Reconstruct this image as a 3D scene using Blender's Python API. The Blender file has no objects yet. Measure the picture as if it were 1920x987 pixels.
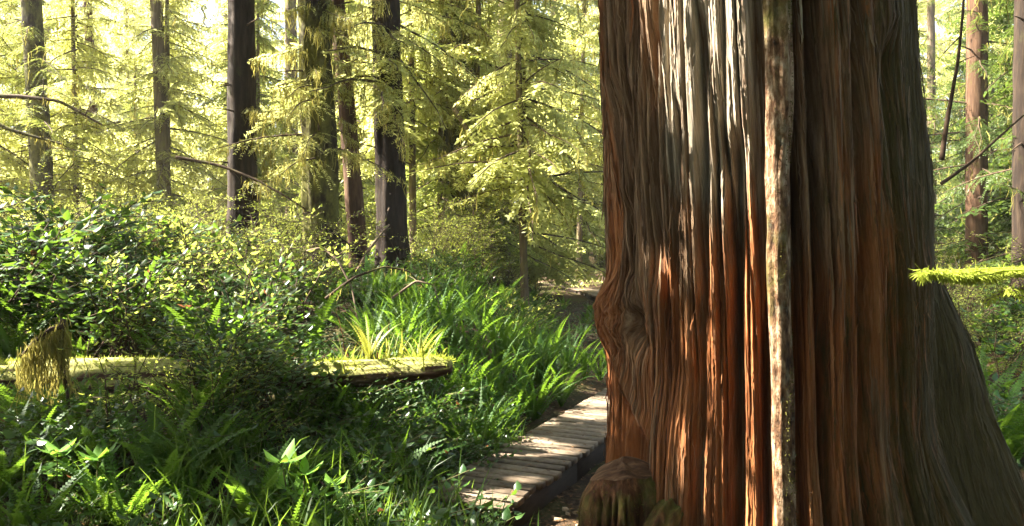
import bpy, math
import numpy as np
from mathutils import Vector

rng = np.random.default_rng(11)
SC = bpy.context.scene
COL = SC.collection

# ------------------------------------------------------------------ camera, sky, sun, exposure
F, HX, HY, CZ = 1507.0, 960.0, 440.0, 1.9        # focal length and horizon in the photograph's pixels, eye height
cam = bpy.data.cameras.new("camera")
cam.sensor_width = 36.0
cam.lens = 36.0 * F / 1920.0
cam.shift_y = (HY - 493.5) / 1920.0
cam.clip_start, cam.clip_end = 0.05, 2000.0
camo = bpy.data.objects.new("camera", cam)
camo.location = (0, 0, CZ)
camo.rotation_euler = (math.radians(90), 0, 0)
COL.objects.link(camo)
SC.camera = camo

SUN = np.array([-0.73, 0.10, 0.67]); SUN /= np.linalg.norm(SUN)
SUN_EL, SUN_ROT = math.asin(SUN[2]), math.atan2(SUN[0], SUN[1])
world = bpy.data.worlds.new("World")
SC.world = world
world.use_nodes = True
nt = world.node_tree
bg = nt.nodes["Background"]
sky = nt.nodes.new("ShaderNodeTexSky")
sky.sky_type = 'NISHITA'
sky.sun_disc = False
sky.sun_elevation = SUN_EL
sky.sun_rotation = SUN_ROT
sky.air_density = 1.0
sky.dust_density = 3.0
nt.links.new(sky.outputs[0], bg.inputs[0])
bg.inputs[1].default_value = 0.05

sl = bpy.data.lights.new("sun", 'SUN')
sl.energy = 5.0
sl.angle = math.radians(0.5)
sl.color = (1.0, 0.93, 0.80)
so = bpy.data.objects.new("sun", sl)
so.rotation_euler = Vector(SUN).to_track_quat('Z', 'Y').to_euler()
so.location = (-20, 0, 30)
COL.objects.link(so)

SC.view_settings.view_transform = 'Standard'
SC.view_settings.look = 'None'
SC.view_settings.exposure = 3.45
SC.view_settings.gamma = 1.0
SC.view_settings.use_curve_mapping = False
SC.cycles.max_bounces = 8
SC.cycles.diffuse_bounces = 4
SC.cycles.glossy_bounces = 2
SC.cycles.transmission_bounces = 5
SC.cycles.sample_clamp_indirect = 6.0
SC.cycles.use_denoising = True

# ------------------------------------------------------------------ noise
def _hash(ix, iy, seed):
    h = (ix.astype(np.int64) * 374761393 + iy.astype(np.int64) * 668265263 + seed * 982451653) & 0xFFFFFFFF
    h = ((h ^ (h >> 13)) * 1274126177) & 0xFFFFFFFF
    h = h ^ (h >> 16)
    return (h & 0xFFFFFF) / float(0xFFFFFF)

def vnoise(x, y, seed=0):
    x = np.asarray(x, float); y = np.asarray(y, float)
    ix = np.floor(x); iy = np.floor(y)
    fx = x - ix; fy = y - iy
    fx = fx * fx * (3 - 2 * fx); fy = fy * fy * (3 - 2 * fy)
    a = _hash(ix, iy, seed); b = _hash(ix + 1, iy, seed)
    c = _hash(ix, iy + 1, seed); d = _hash(ix + 1, iy + 1, seed)
    return (a * (1 - fx) + b * fx) * (1 - fy) + (c * (1 - fx) + d * fx) * fy

def sstep(a, b, x):
    t = np.clip((np.asarray(x, float) - a) / (b - a), 0, 1)
    return t * t * (3 - 2 * t)

# ------------------------------------------------------------------ terrain
PD = np.array([0.42, 0.907]); PD /= np.linalg.norm(PD)
PN = np.array([-PD[1], PD[0]])                        # to the walker's left
PW = 0.626
PATH = [np.array([-0.30, 4.86])]
PATH += [PATH[0] + PD * 4.8, np.array([2.72, 12.8]), np.array([2.85, 17.5]), np.array([2.25, 23.0]), np.array([0.85, 28.0]), np.array([-0.9, 32.0])]
PATH = np.array(PATH)
DECK = 0.30

def path_dist(x, y):
    best = np.full(np.shape(x), 1e9)
    for a, b in zip(PATH[:-1], PATH[1:]):
        d = b - a; L2 = d @ d
        t = np.clip(((x - a[0]) * d[0] + (y - a[1]) * d[1]) / L2, 0, 1)
        best = np.minimum(best, np.hypot(x - a[0] - t * d[0], y - a[1] - t * d[1]))
    return best

def gz(x, y):
    x = np.asarray(x, float); y = np.asarray(y, float)
    hill = np.interp(y, [-50, 0, 3, 5, 7, 14, 30, 60, 120, 400], [0, 0, .08, .42, .66, 1.2, 1.55, 2.4, 5, 14])
    low = np.interp(y, [-50, 0, 5, 8, 20, 40, 80, 400], [.05, .08, .12, .1, .1, .7, 2.6, 13])
    pxl = np.interp(y, PATH[:, 1], PATH[:, 0])
    pd = path_dist(x, y)
    wl = sstep(0.30, 2.0, pd) * np.where(x < pxl, 1, 0)
    wl = wl * (1 - .95 * sstep(-.07, .025, x / np.maximum(y, 1)) * sstep(8, 11, y) * (1 - sstep(27, 38, y)))
    wr = sstep(1.5, 6, pd) * np.where(x < pxl, 0, 1) * 0.55 * sstep(5, 9, y)
    z = low + (hill - low) * np.maximum(wl, wr)
    z = z + (vnoise(x * .9 + 40, y * .9, 3) - .5) * .14 * sstep(.5, 1.5, pd) + (vnoise(x * 3.1, y * 3.1, 4) - .5) * .05
    return z

def at(px, py, Y):
    return np.array([(px - HX) / F * Y, Y, CZ - (py - HY) / F * Y])

def ground(px, Y):
    x = (px - HX) / F * Y
    return np.array([x, Y, float(gz(x, Y))])

# ------------------------------------------------------------------ mesh building
class Geo:
    def __init__(self):
        self.V, self.Q, self.T, self.n = [], [], [], 0
        self.qm, self.tm, self.tint = [], [], []
    def add(self, V, Q=None, T=None, mat=0, tint=0.5):
        V = np.asarray(V, float).reshape(-1, 3)
        if Q is not None and len(Q):
            Q = np.asarray(Q, np.int64).reshape(-1, 4) + self.n; self.Q.append(Q); self.qm.append(np.full(len(Q), mat))
        if T is not None and len(T):
            T = np.asarray(T, np.int64).reshape(-1, 3) + self.n; self.T.append(T); self.tm.append(np.full(len(T), mat))
        self.V.append(V); self.n += len(V)
        self.tint.append(np.broadcast_to(np.asarray(tint, float), (len(V),)))
    def merge(self, o, M=None, off=(0, 0, 0), matmap=None, tint_add=0.0):
        """Add a copy of another Geo, turned by the 3x3 matrix M and moved by off."""
        V = np.concatenate(o.V)
        if M is not None: V = V @ np.asarray(M).T
        V = V + np.asarray(off)
        mm = (lambda a: a) if matmap is None else (lambda a: np.array(matmap)[a])
        if o.Q: self.Q.append(np.concatenate(o.Q) + self.n); self.qm.append(mm(np.concatenate(o.qm)))
        if o.T: self.T.append(np.concatenate(o.T) + self.n); self.tm.append(mm(np.concatenate(o.tm)))
        self.V.append(V); self.n += len(V)
        self.tint.append(np.clip(np.concatenate(o.tint) + tint_add, 0, 1))
    def build(self, name, mats, smooth=False, off=None):
        V = np.concatenate(self.V)
        if off is not None: V = V - np.asarray(off)
        Q = np.concatenate(self.Q) if self.Q else np.zeros((0, 4), np.int64)
        T = np.concatenate(self.T) if self.T else np.zeros((0, 3), np.int64)
        me = bpy.data.meshes.new(name)
        me.vertices.add(len(V)); me.vertices.foreach_set("co", V.ravel().astype(np.float32))
        me.loops.add(Q.size + T.size)
        me.loops.foreach_set("vertex_index", np.concatenate([Q.ravel(), T.ravel()]).astype(np.int32))
        me.polygons.add(len(Q) + len(T))
        me.polygons.foreach_set("loop_start", np.concatenate([np.arange(len(Q)) * 4, Q.size + np.arange(len(T)) * 3]).astype(np.int32))
        mi = np.concatenate(self.qm + self.tm) if (self.qm or self.tm) else np.zeros(0)
        me.polygons.foreach_set("material_index", mi.astype(np.int32))
        if smooth: me.polygons.foreach_set("use_smooth", np.ones(len(Q) + len(T), bool))
        for m in mats: me.materials.append(m)
        a = me.attributes.new("tint", 'FLOAT', 'POINT')
        a.data.foreach_set("value", np.concatenate(self.tint).astype(np.float32))
        me.update(calc_edges=True)
        return me

def link(name, me, parent=None, loc=(0, 0, 0), rz=0.0, scale=1.0):
    o = bpy.data.objects.new(name, me)
    COL.objects.link(o)
    o.location = tuple(float(v) for v in loc)
    o.rotation_euler = (0, 0, rz)
    o.scale = (scale, scale, scale) if np.isscalar(scale) else scale
    if parent is not None: o.parent = parent
    return o

def tag(o, label=None, cat=None, group=None, kind=None):
    if label: o["label"] = label
    if cat: o["category"] = cat
    if group: o["group"] = group
    if kind: o["kind"] = kind
    return o

def thing(name, label, cat, loc=(0, 0, 0), group=None, rz=0.0, scale=1.0):
    return tag(link(name, None, None, loc, rz, scale), label, cat, group)

def dup(root, loc, rz=0.0, scale=1.0, label=None, group=None, kids=None):
    r = root.copy(); COL.objects.link(r)
    r.location = tuple(float(v) for v in loc); r.rotation_euler = (0, 0, rz)
    r.scale = (scale, scale, scale) if np.isscalar(scale) else scale
    if label: r["label"] = label
    if group: r["group"] = group
    for ch in (root.children if kids is None else kids):
        c = ch.copy(); COL.objects.link(c); c.parent = r
    return r

def norm(v):
    v = np.asarray(v, float)
    return v / np.maximum(np.linalg.norm(v, axis=-1, keepdims=True), 1e-9)

def diamonds(g, B, D, S, l, w, mat=0, tint=0.5, bulge=0.45):
    """Many lance-shaped leaflets: base B, direction D, side S, length l, width w."""
    B = np.asarray(B); n = len(B)
    if n == 0: return
    D = norm(D); S = norm(S)
    l = np.broadcast_to(np.asarray(l, float), (n,))[:, None]; w = np.broadcast_to(np.asarray(w, float), (n,))[:, None]
    V = np.stack([B, B + D * l * bulge + S * w / 2, B + D * l, B + D * l * bulge - S * w / 2], 1).reshape(-1, 3)
    Q = np.arange(n * 4).reshape(n, 4)
    tint = np.repeat(np.broadcast_to(np.asarray(tint, float), (n,)), 4)
    g.add(V, Q, mat=mat, tint=tint)

def broad_leaves(g, B, D, S, l, w, mat=0, tint=0.5, fold=0.18, curl=0.15):
    """Ovate leaves folded a little along the midrib and curled down at the tip."""
    n = len(B)
    if n == 0: return
    D = norm(D); S = norm(S - D * np.sum(S * D, 1, keepdims=True)); N = np.cross(D, S)
    l = np.broadcast_to(np.asarray(l, float), (n,))[:, None]; w = np.broadcast_to(np.asarray(w, float), (n,))[:, None]
    def P(t, s, up): return B + D * l * t + S * w * s + N * (w * up - l * curl * t * t)
    V = np.stack([P(0, 0, 0), P(.28, .44, fold), P(.28, -.44, fold), P(.3, 0, 0), P(.65, .40, fold), P(.65, -.40, fold), P(.66, 0, 0), P(1, 0, 0)], 1).reshape(-1, 3)
    b = (np.arange(n) * 8)[:, None]
    Q = np.concatenate([b + [3, 6, 4, 1], b + [3, 2, 5, 6]]).reshape(-1, 4)
    T = np.concatenate([b + [0, 3, 1], b + [0, 2, 3], b + [6, 7, 4], b + [6, 5, 7]]).reshape(-1, 3)
    g.add(V, Q, T, mat=mat, tint=np.repeat(np.broadcast_to(np.asarray(tint, float), (n,)), 8))

def tube(g, pts, rad, seg=8, mat=0, rough=0.0, seed=0, cap=True, tint=0.5, ridges=0):
    pts = np.asarray(pts, float); n = len(pts)
    rad = np.broadcast_to(np.asarray(rad, float), (n,))
    tg = norm(np.gradient(pts, axis=0))
    up = np.array([0, 0, 1.0]) if abs(tg[0][2]) < .9 else np.array([0, 1.0, 0])
    u = norm(np.cross(tg, up)); v = np.cross(tg, u)
    a = np.linspace(0, 2 * np.pi, seg, endpoint=False)
    rr = rad[:, None] * np.ones((1, seg))
    if rough:
        s = np.concatenate([[0], np.cumsum(np.linalg.norm(np.diff(pts, axis=0), axis=1))])
        A, S_ = np.meshgrid(a, s)
        ca, sa = np.cos(A) * 2, np.sin(A) * 2
        nz = vnoise(ca * 2 + S_ * .8 + 9, sa * 2 + S_ * 1.1 + seed, seed) - .5
        rr = rr * (1 + rough * 2 * nz)
        if ridges:
            nz = vnoise(A / (2 * np.pi) * ridges, S_ * 2.2, seed + 5)
            nz = np.where(A > 2 * np.pi * (1 - 1.5 / ridges), .5, nz)
            rr = rr * (1 + rough * .9 * (np.abs(2 * nz - 1) - .5))
    V = pts[:, None, :] + u[:, None, :] * (np.cos(a)[None, :, None] * rr[:, :, None]) + v[:, None, :] * (np.sin(a)[None, :, None] * rr[:, :, None])
    i = np.arange(n - 1)[:, None] * seg; j = np.arange(seg)[None, :]; j2 = (j + 1) % seg
    Q = np.stack([i + j, i + j2, i + seg + j2, i + seg + j], -1).reshape(-1, 4)
    V = V.reshape(-1, 3); T = []
    if cap:
        V = np.concatenate([V, pts[:1], pts[-1:]]); k = n * seg
        T = [[k, (q + 1) % seg, q] for q in range(seg)] + [[k + 1, (n - 1) * seg + q, (n - 1) * seg + (q + 1) % seg] for q in range(seg)]
    g.add(V, Q, T, mat=mat, tint=tint)

def rotz(a):
    c, s = math.cos(a), math.sin(a)
    return np.array([[c, -s, 0], [s, c, 0], [0, 0, 1.0]])

def roty(a):
    c, s = math.cos(a), math.sin(a)
    return np.array([[c, 0, s], [0, 1, 0], [-s, 0, c.real]])

def rotx(a):
    c, s = math.cos(a), math.sin(a)
    return np.array([[1, 0, 0], [0, c, -s], [0, s, c]])

# ------------------------------------------------------------------ materials
def new_mat(name):
    m = bpy.data.materials.new(name); m.use_nodes = True
    n = m.node_tree.nodes; n.clear()
    out = n.new("ShaderNodeOutputMaterial")
    return m, n, m.node_tree.links, out

def ramp(n, stops):
    r = n.new("ShaderNodeValToRGB")
    while len(r.color_ramp.elements) > 1: r.color_ramp.elements.remove(r.color_ramp.elements[-1])
    for k, (p, c) in enumerate(stops):
        e = r.color_ramp.elements[0] if k == 0 else r.color_ramp.elements.new(p)
        e.position = p; e.color = (*c, 1)
    return r

def mathn(n, L, op, a, b=None):
    m = n.new("ShaderNodeMath"); m.operation = op
    for k, x in enumerate((a, b)):
        if x is None: continue
        if hasattr(x, "node"): L.new(x, m.inputs[k])
        else: m.inputs[k].default_value = x
    return m.outputs[0]

def mixc(n, L, fac, a, b):
    m = n.new("ShaderNodeMix"); m.data_type = 'RGBA'
    if hasattr(fac, "node"): L.new(fac, m.inputs[0])
    else: m.inputs[0].default_value = fac
    for k, x in ((6, a), (7, b)):
        if hasattr(x, "node"): L.new(x, m.inputs[k])
        else: m.inputs[k].default_value = (*x, 1)
    return m.outputs[2]

def noise(n, L, vec, scale, detail=4, rough=.55):
    t = n.new("ShaderNodeTexNoise"); t.inputs["Scale"].default_value = scale
    t.inputs["Detail"].default_value = detail; t.inputs["Roughness"].default_value = rough
    if vec is not None: L.new(vec, t.inputs["Vector"])
    return t.outputs["Fac"]

def coords(n, L, scale=(1, 1, 1), kind="Object"):
    tc = n.new("ShaderNodeTexCoord"); mp = n.new("ShaderNodeMapping")
    mp.inputs["Scale"].default_value = scale
    L.new(tc.outputs[kind], mp.inputs["Vector"])
    return mp.outputs[0]

def attr(n, name):
    a = n.new("ShaderNodeAttribute"); a.attribute_name = name
    return a.outputs["Fac"]

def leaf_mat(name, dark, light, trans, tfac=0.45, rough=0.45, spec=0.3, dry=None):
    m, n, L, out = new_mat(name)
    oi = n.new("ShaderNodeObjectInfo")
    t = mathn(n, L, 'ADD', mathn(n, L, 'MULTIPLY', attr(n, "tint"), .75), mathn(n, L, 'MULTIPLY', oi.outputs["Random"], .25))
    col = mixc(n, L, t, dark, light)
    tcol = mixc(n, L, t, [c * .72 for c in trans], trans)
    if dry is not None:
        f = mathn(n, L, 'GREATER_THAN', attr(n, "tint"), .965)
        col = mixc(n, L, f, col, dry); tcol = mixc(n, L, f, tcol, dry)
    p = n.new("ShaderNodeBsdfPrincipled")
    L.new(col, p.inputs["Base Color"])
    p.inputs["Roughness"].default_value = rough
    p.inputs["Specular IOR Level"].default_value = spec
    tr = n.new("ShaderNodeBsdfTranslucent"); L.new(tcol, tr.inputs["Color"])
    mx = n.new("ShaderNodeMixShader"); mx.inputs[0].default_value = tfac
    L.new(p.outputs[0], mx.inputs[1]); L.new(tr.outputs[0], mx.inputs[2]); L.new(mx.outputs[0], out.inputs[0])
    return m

def bark_mat(name, stops, moss=0.0, moss_col=(.09, .10, .02), vs=(9, 9, 1.1), bump=.6, lichen=0.0, dist=0.02):
    m, n, L, out = new_mat(name)
    v = coords(n, L, vs)
    f = noise(n, L, v, 2.2, 6, .65)
    f2 = noise(n, L, coords(n, L, (1.3, 1.3, .8)), 1.6, 3)
    r = ramp(n, stops); L.new(mathn(n, L, 'ADD', mathn(n, L, 'MULTIPLY', f, .8), mathn(n, L, 'MULTIPLY', f2, .2)), r.inputs[0])
    col = r.outputs[0]
    if lichen:
        fl = noise(n, L, coords(n, L, (1, 1, .8)), 14, 5, .6)
        rl = ramp(n, [(.56, (0, 0, 0)), (.64, (1, 1, 1))]); L.new(fl, rl.inputs[0])
        col = mixc(n, L, mathn(n, L, 'MULTIPLY', rl.outputs[0], lichen), col, (.30, .30, .22))
    if moss:
        fm = noise(n, L, coords(n, L, (1, 1, .55)), 3.5, 6, .68)
        rm = ramp(n, [(.62 - .3 * moss, (0, 0, 0)), (.78 - .3 * moss, (1, 1, 1))]); L.new(fm, rm.inputs[0])
        fc = noise(n, L, coords(n, L, (1, 1, 1)), 30, 3)
        mc = mixc(n, L, fc, [c * .5 for c in moss_col], [c * 1.5 for c in moss_col])
        col = mixc(n, L, rm.outputs[0], col, mc)
    p = n.new("ShaderNodeBsdfPrincipled"); L.new(col, p.inputs["Base Color"])
    p.inputs["Roughness"].default_value = .88; p.inputs["Specular IOR Level"].default_value = .2
    b = n.new("ShaderNodeBump"); b.inputs["Strength"].default_value = bump; b.inputs["Distance"].default_value = dist
    L.new(f, b.inputs["Height"]); L.new(b.outputs[0], p.inputs["Normal"]); L.new(p.outputs[0], out.inputs[0])
    return m

M = {}
M['needle'] = leaf_mat("hemlock_needles", (.07, .10, .022), (.15, .18, .04), (.48, .54, .11), .55, .5, .25)
M['needle_gold_lit'] = leaf_mat("golden_lit_needles", (.17, .19, .045), (.32, .34, .10), (.76, .77, .26), .62, .5, .25)  # mossy yellow needles, paled further to carry the background's sunlight
M['needle_dark'] = leaf_mat("shade_needles", (.035, .065, .015), (.075, .11, .022), (.16, .24, .03), .42, .45, .3)  # darker copy of the hemlock needles, shade put into the colour
M['hang'] = leaf_mat("hanging_moss", (.17, .16, .035), (.32, .29, .08), (.38, .33, .08), .4, .9, .05)
M['salal'] = leaf_mat("salal_leaves", (.014, .044, .010), (.050, .105, .020), (.20, .36, .03), .30, .36, .4, dry=(.22, .08, .03))
M['huckle'] = leaf_mat("huckleberry_leaves", (.085, .13, .025), (.19, .235, .045), (.50, .56, .09), .54, .5, .25)
M['fern'] = leaf_mat("fern_fronds", (.013, .046, .008), (.052, .115, .014), (.21, .37, .028), .40, .55, .15)
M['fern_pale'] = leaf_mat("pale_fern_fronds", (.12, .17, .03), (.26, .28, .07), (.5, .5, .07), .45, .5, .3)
M['blade'] = leaf_mat("grass_blades", (.018, .050, .008), (.070, .13, .018), (.24, .38, .035), .42, .4, .35)
M['dry'] = leaf_mat("dry_fronds", (.20, .08, .03), (.38, .19, .08), (.3, .14, .05), .3, .7, .1)
M['seedling'] = leaf_mat("seedling_leaves", (.06, .15, .02), (.14, .27, .04), (.3, .5, .05), .4, .55, .15)
M['litter'] = leaf_mat("leaf_litter", (.06, .03, .015), (.24, .13, .06), (.08, .04, .02), .1, .85, .1)
M['chips'] = leaf_mat("pale_chips", (.18, .12, .07), (.36, .27, .18), (.1, .08, .05), .02, .85, .1)
M['trunkmoss'] = leaf_mat("trunk_moss", (.05, .045, .012), (.16, .15, .035), (.14, .12, .03), .2, .9, .05)
M['limemoss'] = leaf_mat("lime_moss", (.20, .26, .03), (.40, .46, .07), (.5, .55, .08), .35, .9, .05)
BR = [(.25, (.006, .004, .003)), (.48, (.018, .011, .007)), (.72, (.052, .034, .020))]
M['bark_dark'] = bark_mat("dark_bark", BR, moss=.12, moss_col=(.05, .05, .015))
M['bark_moss'] = bark_mat("mossy_bark", BR, moss=.75, moss_col=(.10, .095, .022))
M['bark_brown'] = bark_mat("brown_bark", [(.25, (.022, .010, .006)), (.5, (.065, .034, .018)), (.75, (.15, .09, .052))], moss=.1)
M['bark_pale'] = bark_mat("pale_bark", [(.25, (.035, .025, .014)), (.5, (.11, .08, .048)), (.75, (.24, .19, .12))], moss=.35, moss_col=(.14, .13, .03))
M['bark_sapling'] = bark_mat("sapling_bark", [(.36, (.022, .010, .005)), (.48, (.12, .062, .030)), (.57, (.28, .19, .115)), (.70, (.46, .37, .27))], moss=.34, moss_col=(.10, .09, .02), vs=(13, 13, 5), bump=1.0, lichen=.3, dist=.03)
M['twig'] = bark_mat("twig_bark", [(.3, (.03, .018, .011)), (.7, (.10, .065, .04))], moss=.2, vs=(8, 8, 8), bump=.2, dist=.005)
M['twig_pale'] = bark_mat("bleached_twig", [(.3, (.09, .06, .04)), (.7, (.24, .18, .12))], moss=.15, vs=(8, 8, 8), bump=.2, dist=.005)
M['stem'] = bark_mat("green_stem", [(.3, (.05, .06, .02)), (.7, (.12, .10, .04))], vs=(8, 8, 8), bump=.1, dist=.003)

def log_mat():
    m, n, L, out = new_mat("log_bark")
    v = coords(n, L, (.9, 9, 9))
    f = noise(n, L, v, 2.0, 6, .65)
    r = ramp(n, [(.28, (.025, .014, .009)), (.5, (.08, .045, .027)), (.72, (.19, .12, .08))]); L.new(f, r.inputs[0])
    g = n.new("ShaderNodeNewGeometry"); sx = n.new("ShaderNodeSeparateXYZ"); L.new(g.outputs["Normal"], sx.inputs[0])
    fm = noise(n, L, coords(n, L), 7, 6, .7)
    a = mathn(n, L, 'ADD', sx.outputs[2], mathn(n, L, 'MULTIPLY', mathn(n, L, 'SUBTRACT', fm, .5), 1.6))
    rm = ramp(n, [(.0, (0, 0, 0)), (.35, (1, 1, 1))]); L.new(a, rm.inputs[0])
    mc = mixc(n, L, noise(n, L, coords(n, L), 40, 3), (.12, .13, .025), (.40, .38, .14))
    col = mixc(n, L, rm.outputs[0], r.outputs[0], mc)
    p = n.new("ShaderNodeBsdfPrincipled"); L.new(col, p.inputs["Base Color"]); p.inputs["Roughness"].default_value = .92
    p.inputs["Specular IOR Level"].default_value = .15
    b = n.new("ShaderNodeBump"); b.inputs["Strength"].default_value = .8; b.inputs["Distance"].default_value = .02
    L.new(mathn(n, L, 'ADD', f, fm), b.inputs["Height"]); L.new(b.outputs[0], p.inputs["Normal"]); L.new(p.outputs[0], out.inputs[0])
    return m
M['log'] = log_mat()

def cedar_mat():
    m, n, L, out = new_mat("cedar_bark")
    def fib(sc):
        a = n.new("ShaderNodeAttribute"); a.attribute_name = "fibre"
        mp = n.new("ShaderNodeMapping"); mp.inputs["Scale"].default_value = sc
        L.new(a.outputs["Vector"], mp.inputs["Vector"]); return mp.outputs[0]
    f = noise(n, L, fib((17, 17, .60)), 2.4, 8, .72)
    fine = noise(n, L, fib((75, 75, 3.2)), 2.0, 5, .65)
    blot = noise(n, L, coords(n, L, (2.2, 2.2, .8)), 1.5, 4, .6)
    h = mathn(n, L, 'ADD', mathn(n, L, 'MULTIPLY', f, .62), mathn(n, L, 'ADD', mathn(n, L, 'MULTIPLY', attr(n, "ridge"), .26), mathn(n, L, 'MULTIPLY', fine, .16)))
    base = ramp(n, [(.32, (.011, .005, .003)), (.47, (.060, .028, .012)), (.60, (.150, .083, .042)), (.76, (.32, .22, .135))]); L.new(h, base.inputs[0])
    red = ramp(n, [(.32, (.014, .005, .002)), (.47, (.105, .032, .009)), (.60, (.25, .085, .024)), (.78, (.41, .20, .085))]); L.new(h, red.inputs[0])
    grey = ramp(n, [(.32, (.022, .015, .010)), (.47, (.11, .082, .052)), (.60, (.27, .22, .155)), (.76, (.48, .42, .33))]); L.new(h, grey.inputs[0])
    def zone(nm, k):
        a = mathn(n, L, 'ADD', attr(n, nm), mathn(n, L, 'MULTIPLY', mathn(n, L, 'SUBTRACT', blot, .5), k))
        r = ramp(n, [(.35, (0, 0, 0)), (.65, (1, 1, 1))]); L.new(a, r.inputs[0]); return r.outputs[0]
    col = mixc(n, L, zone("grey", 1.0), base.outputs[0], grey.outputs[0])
    col = mixc(n, L, zone("red", 1.3), col, red.outputs[0])
    fm = noise(n, L, coords(n, L, (5, 5, 1.2)), 3.0, 6, .7)
    a = mathn(n, L, 'ADD', attr(n, "moss"), mathn(n, L, 'MULTIPLY', mathn(n, L, 'SUBTRACT', fm, .5), 1.5))
    rm = ramp(n, [(.42, (0, 0, 0)), (.72, (1, 1, 1))]); L.new(a, rm.inputs[0])
    mc = mixc(n, L, fine, (.022, .022, .006), (.085, .075, .018))
    col = mixc(n, L, mathn(n, L, 'MULTIPLY', rm.outputs[0], .8), col, mc)
    p = n.new("ShaderNodeBsdfPrincipled"); L.new(col, p.inputs["Base Color"])
    p.inputs["Roughness"].default_value = .8; p.inputs["Specular IOR Level"].default_value = .22
    b = n.new("ShaderNodeBump"); b.inputs["Strength"].default_value = 1.0; b.inputs["Distance"].default_value = .018
    L.new(mathn(n, L, 'ADD', f, mathn(n, L, 'MULTIPLY', fine, .6)), b.inputs["Height"])
    L.new(b.outputs[0], p.inputs["Normal"]); L.new(p.outputs[0], out.inputs[0])
    return m
M['cedar'] = cedar_mat()

def wood_mat(name, stops, vs, bump=.3):
    m, n, L, out = new_mat(name)
    f = noise(n, L, coords(n, L, vs), 3, 5, .6)
    f2 = noise(n, L, coords(n, L), 2.2, 4, .6)
    a = mathn(n, L, 'ADD', mathn(n, L, 'MULTIPLY', f, .5), mathn(n, L, 'MULTIPLY', f2, .3))
    a = mathn(n, L, 'ADD', a, mathn(n, L, 'MULTIPLY', attr(n, "tint"), .25))
    r = ramp(n, stops); L.new(a, r.inputs[0])
    p = n.new("ShaderNodeBsdfPrincipled"); L.new(r.outputs[0], p.inputs["Base Color"])
    p.inputs["Roughness"].default_value = .8; p.inputs["Specular IOR Level"].default_value = .25
    b = n.new("ShaderNodeBump"); b.inputs["Strength"].default_value = bump; b.inputs["Distance"].default_value = .006
    L.new(f, b.inputs["Height"]); L.new(b.outputs[0], p.inputs["Normal"]); L.new(p.outputs[0], out.inputs[0])
    return m
M['plank'] = wood_mat("weathered_planks", [(.28, (.035, .024, .015)), (.5, (.115, .083, .055)), (.72, (.235, .18, .125))], (7, 7, 7), .4)
M['beam'] = wood_mat("dark_beam", [(.3, (.012, .008, .006)), (.7, (.05, .034, .022))], (3, 3, 14), .4)

def ground_mat():
    m, n, L, out = new_mat("forest_floor")
    v = coords(n, L)
    f = noise(n, L, v, 1.2, 6, .65); f2 = noise(n, L, v, 24, 5, .7)
    a = mathn(n, L, 'ADD', mathn(n, L, 'MULTIPLY', f, .45), mathn(n, L, 'MULTIPLY', f2, .55))
    r = ramp(n, [(.32, (.012, .008, .005)), (.5, (.045, .028, .016)), (.68, (.13, .085, .05))]); L.new(a, r.inputs[0])
    rm = ramp(n, [(.48, (0, 0, 0)), (.62, (1, 1, 1))]); L.new(noise(n, L, v, .9, 5, .6), rm.inputs[0])
    col = mixc(n, L, mathn(n, L, 'MULTIPLY', rm.outputs[0], .7), r.outputs[0], mixc(n, L, f2, (.025, .04, .008), (.09, .11, .02)))
    p = n.new("ShaderNodeBsdfPrincipled"); L.new(col, p.inputs["Base Color"]); p.inputs["Roughness"].default_value = .95
    p.inputs["Specular IOR Level"].default_value = .1
    b = n.new("ShaderNodeBump"); b.inputs["Strength"].default_value = 1; b.inputs["Distance"].default_value = .03
    L.new(f2, b.inputs["Height"]); L.new(b.outputs[0], p.inputs["Normal"]); L.new(p.outputs[0], out.inputs[0])
    return m
M['ground'] = ground_mat()

# ------------------------------------------------------------------ ground
def make_ground():
    xs = np.concatenate([np.linspace(-150, -20, 24)[:-1], np.linspace(-20, -7, 40)[:-1], np.linspace(-7, 8, 190)[:-1], np.linspace(8, 22, 40)[:-1], np.linspace(22, 150, 24)])
    ys = np.concatenate([np.linspace(-60, 0, 16)[:-1], np.linspace(0, 14, 190)[:-1], np.linspace(14, 45, 110)[:-1], np.linspace(45, 130, 40)])
    X, Y = np.meshgrid(xs, ys)
    V = np.stack([X, Y, gz(X, Y)], -1).reshape(-1, 3)
    nx, ny = len(xs), len(ys)
    i = np.arange(ny - 1)[:, None] * nx + np.arange(nx - 1)[None, :]
    g = Geo(); g.add(V, np.stack([i, i + 1, i + nx + 1, i + nx], -1).reshape(-1, 4))
    tag(link("ground", g.build("ground", [M['ground']], True)), kind="structure")
make_ground()

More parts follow.
